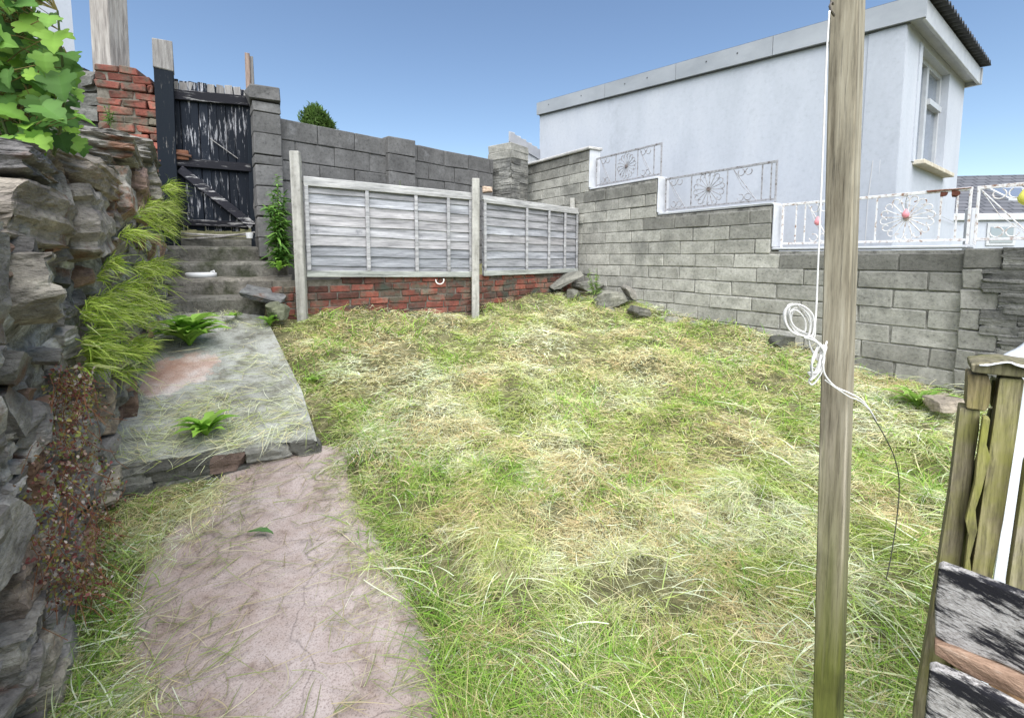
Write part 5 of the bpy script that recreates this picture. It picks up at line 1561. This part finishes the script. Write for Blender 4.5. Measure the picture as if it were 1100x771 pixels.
leaf_field('leaves', rt_, .0135, [(.20, .06, .055), (.28, .10, .09), (.20, .22, .06), (.34, .31, .09), (.42, .28, .22), (.15, .06, .05), (.60, .52, .46), (.26, .30, .08), (.24, .14, .06)], M['leaf'], HB, (wnrm[0], wnrm[1], .5))
sub = rt_[rng.choice(len(rt_), 150)]
g = MB()
for p in sub:
    q = p + np.array([rng.normal(0, .05), rng.normal(0, .05), -rng.uniform(.05, .16)])
    g.tube([p, (p + q) / 2 + rng.normal(0, .012, 3), q], .0010, 4, (2.2, .75, .9))
g.build('stems', M['stem'], HB, world=True)

# leafy weeds: rosettes of long leaves
def rosette(px, py, Y, z, r, n, label, name='dock_plant', upr=.5, cols=((.18, .36, .05), (.28, .50, .07), (.36, .60, .11)), width=.28):
    c = P(px, py, Y); c[2] = z
    o = thing(name, label, 'plant', c)
    g = MB()
    for k in range(n):
        A = k * 2.4 + rng.uniform(-.4, .4); L_ = r * rng.uniform(.6, 1.15); e0_ = rng.uniform(.25, 1.2) * upr + .12
        segs = 7; V = []; tnt = np.array(cols[int(rng.integers(len(cols)))]) * rng.uniform(.75, 1.2)
        px_, pz_ = 0.0, 0.01; ee = e0_ + .5
        for i in range(segs + 1):
            u = i / segs
            w = L_ * width * (math.sin(math.pi * min(1, u * .92 + .06)) ** .8) * (1 + .18 * ((i % 2) * 2 - 1)) * .5
            sx, sy = math.cos(A), math.sin(A)
            for sg in (-1, 0, 1):
                V.append((px_ * sx - sg * w * sy, px_ * sy + sg * w * sx, pz_ + abs(sg) * w * .35))
            px_ += math.cos(ee) * L_ / segs; pz_ += math.sin(ee) * L_ / segs; ee -= (e0_ + .5 + .35) / segs
        F = []
        for i in range(segs):
            for q in (0, 1): F.append((i * 3 + q, i * 3 + q + 1, (i + 1) * 3 + q + 1, (i + 1) * 3 + q))
        g.add(V, F, tnt)
    g.build('leaves', M['leaf'], o, smooth=True)
    return o
def gp(px, py, slab=True):
    """ground point under a pixel"""
    for Y in np.arange(1.0, 7, .02):
        p = P(px, py, Y)
        h = float(slab_z(p[0], p[1])) if slab else float(ground_z(p[0], p[1]))
        if p[2] < h: return Y, h
    return 4.2, EYE - .6
Y, z = gp(204, 374); rosette(204, 374, Y, z, .34, 60, 'large bright green leafy weed on the slab below the steps', upr=1.0)
Y, z = gp(222, 470); rosette(222, 470, Y, z, .19, 26, 'small leafy weed near the front lip of the slab', upr=.8)
Y, z = gp(252, 344); rosette(250, 342, Y, z, .12, 10, 'little weed on the slab just below the lowest step')
Y, z = gp(290, 352, False); rosette(290, 350, Y, z, .16, 14, 'leafy weed at the foot of the brick footing beside the slab', upr=.8)
Y, z = gp(340, 416, False); rosette(337, 414, Y, z + .02, .10, 8, 'small leafy weed at the right edge of the slab')
rosette(300, 292, 4.5, P(300, 292, 4.5)[2], .14, 12, 'small leafy weed behind the left end of the brick footing', upr=.8)
rosette(985, 440, 3.2, float(ground_z(2.75, 3.2)) + .02, .26, 26, 'bright green weeds at the foot of the block wall near the stone pillar', upr=.9, cols=((.16, .30, .05), (.25, .42, .08), (.35, .48, .14)), width=.15)
# fallen leaf
Y, z = gp(280, 581, False); c = P(280, 581, Y)
g = MB(); V = []
for i in range(9):
    u = i / 8; w = .016 * math.sin(math.pi * u) * (1 + .25 * (i % 2))
    for sg in (-1, 0, 1): V.append(((u - .5) * .13, sg * w + .01 * math.sin(u * 3), .004 + abs(sg) * .006 + .01 * math.sin(u * math.pi)))
g.add(V, [(i * 3 + q, i * 3 + q + 1, (i + 1) * 3 + q + 1, (i + 1) * 3 + q) for i in range(8) for q in (0, 1)], (.10, .22, .07))
tag(g.build('fallen_leaf', M['leaf'], None, (c[0], c[1], z + .03), R(-5)), 'single green fallen leaf lying on the pink path', 'leaf')

# tall bushy weed between the gate pillar and fence
def bushy(px, Y, ztop_px, zbot_px, wpx, n, label, leafL, cols, name='tall_weed', stems=6, taper=.8):
    b = P(px, zbot_px, Y); t_ = P(px, ztop_px, Y); H_ = t_[2] - b[2]; Wd = wpx / FPX * Y / 2
    o = thing(name, label, 'plant', b)
    g = MB(); tips = []
    for k in range(stems):
        A = k * 2.4; r0 = Wd * .35 * rng.random(); hh = H_ * rng.uniform(.55, 1.0) if k else H_
        xe = Wd * rng.uniform(.1, .7) * math.cos(A) * (1 if k else .1); ye = Wd * .6 * math.sin(A)
        pts = [(r0 * math.cos(A), r0 * math.sin(A), 0), (xe * .5, ye * .5, hh * .5), (xe, ye, hh)]
        pts = spline(pts, 4); g = MB(); g.tube(pts, .0045, 5, r2=.002); tips.append(np.array(pts)); g.build('stem', M['stem'], o)
    rts = []; 
    for _ in range(n):
        s_ = tips[int(rng.integers(len(tips)))]; u = rng.random() ** .8 * (len(s_) - 1); i = int(u); f = u - i
        rts.append(s_[i] * (1 - f) + s_[min(i + 1, len(s_) - 1)] * f)
    rts = np.array(rts); fr_ = rts[:, 2] / H_
    a = rng.uniform(0, 2 * math.pi, n); e = rng.normal(.35, .35, n)
    dv = np.stack([np.cos(a) * np.cos(e), np.sin(a) * np.cos(e), np.sin(e)], 1)
    LL = leafL * rng.uniform(.6, 1.2, n) * (1.15 - taper * fr_)
    cc = np.array(cols)[rng.integers(0, len(cols), n)] * rng.uniform(.7, 1.3, (n, 1))
    blades('leaves', rts, dv, LL, LL * .22, np.stack([np.zeros(n), np.zeros(n), -rng.uniform(.1, .6, n)], 1), cc, M['leaf'], 3, o)
GR = [(.07, .17, .03), (.12, .27, .045), (.19, .36, .07)]
bushy(302, 4.72, 188, 285, 40, 900, 'tall narrow bushy green weed between the gate pillar and the fence post', .13, GR, stems=9)
bushy(430, 4.96, 194, 214, 8, 60, 'little sprig growing over the top rail of the fence', .035, GR, name='weed_sprig', stems=3)
bushy(118, 4.55, 112, 135, 18, 90, 'small weed rooted in the side of the red brick pier', .06, GR, name='weed_sprig', stems=4)
bushy(640, 5.9, 288, 318, 30, 120, 'small weed growing over the rubble by the fence end', .10, [(.14, .24, .06), (.25, .36, .1)], name='weed_sprig', stems=5)

# broad leaved shrub at the top left, on the wall
SHB = thing('broad_leaved_shrub', 'broad leaved green shrub spreading over the top of the stone wall', 'shrub', P(30, 175, 1.9))
lobes = [(0.0, 0), (-.08, .14), (-.10, .30), (.0, .42), (.12, .40), (.16, .46), (.14, .58), (.26, .66), (.38, .62), (.42, .46), (.50, .34), (.60, .40), (.72, .36), (.78, .22), (.90, .16), (1.05, .0)]
outl = lobes + [(a, -b) for a, b in reversed(lobes[1:-1])]
SY = 1.85
g = MB(); st = []
for k in range(9):
    x0 = rng.uniform(-40, 60)
    a = P(x0 * .6 + 20, 180, SY + rng.uniform(-.1, .3)); b = P(x0 * 1.15 - 5, rng.uniform(-60, 30), SY + rng.uniform(-.15, .35))
    pts = spline([a, (a + b) / 2 + rng.normal(0, .03, 3), b], 5); g = MB(); g.tube(pts, .006, 6, r2=.003); st.append(pts); g.build('stem', M['stem'], SHB, world=True)
g = MB(); pet = MB()
nl = 0
for k in range(560):
    px = rng.uniform(-60, 92); py = rng.uniform(-60, 160)
    lim = np.interp(py, [-60, 0, 60, 100, 158], [45, 52, 78, 84, 92]) + rng.normal(0, 6)
    if px > lim - 8: continue
    Y = SY + rng.uniform(-.25, .40)
    c = P(px, py, Y); s = rng.uniform(.045, .095)
    n_ = Vector((.35, -.75, .75)) + Vector(rng.normal(0, .38, 3)); n_.normalize()
    out_dir = Vector((.8, -.2, -.45)) + Vector(rng.normal(0, .45, 3)); x_ = (out_dir - n_ * out_dir.dot(n_)).normalized(); y_ = n_.cross(x_)
    f = rng.uniform(.10, .35)
    fold = lambda a_, b_: Vector(c) + x_ * ((a_ - .1) * s) + y_ * (b_ * s) + n_ * (abs(b_) * s * f - (a_ ** 2) * s * .22)
    V = [fold(*p) for p in outl] + [fold(.12, 0), fold(.45, 0), fold(.75, 0)]
    n0 = len(outl); F = []
    # fan from midrib points
    mids = [n0, n0 + 1, n0 + 2]
    def near_mid(i):
        ax = outl[i][0]; return mids[0] if ax < .28 else mids[1] if ax < .6 else mids[2]
    for i in range(n0):
        j = (i + 1) % n0
        m1, m2 = near_mid(i), near_mid(j)
        F.append((i, j, m2) if m1 == m2 else (i, j, m2, m1))
    tn = np.array(random.choice([(.06, .14, .03), (.09, .20, .04), (.14, .28, .045), (.24, .42, .06), (.08, .17, .035), (.16, .30, .05)])) * rng.uniform(.75, 1.2)
    if rng.random() < .02: tn = np.array([.42, .34, .14])
    cols = np.tile(tn, (len(V), 1)); cols[n0:] *= 1.25
    g.add([list(v) for v in V], F, cols)
    e_ = st[int(rng.integers(len(st)))]; q = min(e_, key=lambda w: float(np.linalg.norm(w - c)))
    pet.tube([c, (c + q) / 2 + np.array([0, 0, .015]), q], .0016, 4, (1.6, 1.0, .8))
g.build('leaves', M['leaf'], SHB, world=True); pet.build('leaf_stalks', M['stem'], SHB, world=True)

scn.cycles.max_bounces = 6
scn.cycles.diffuse_bounces = 3
scn.cycles.transmission_bounces = 3
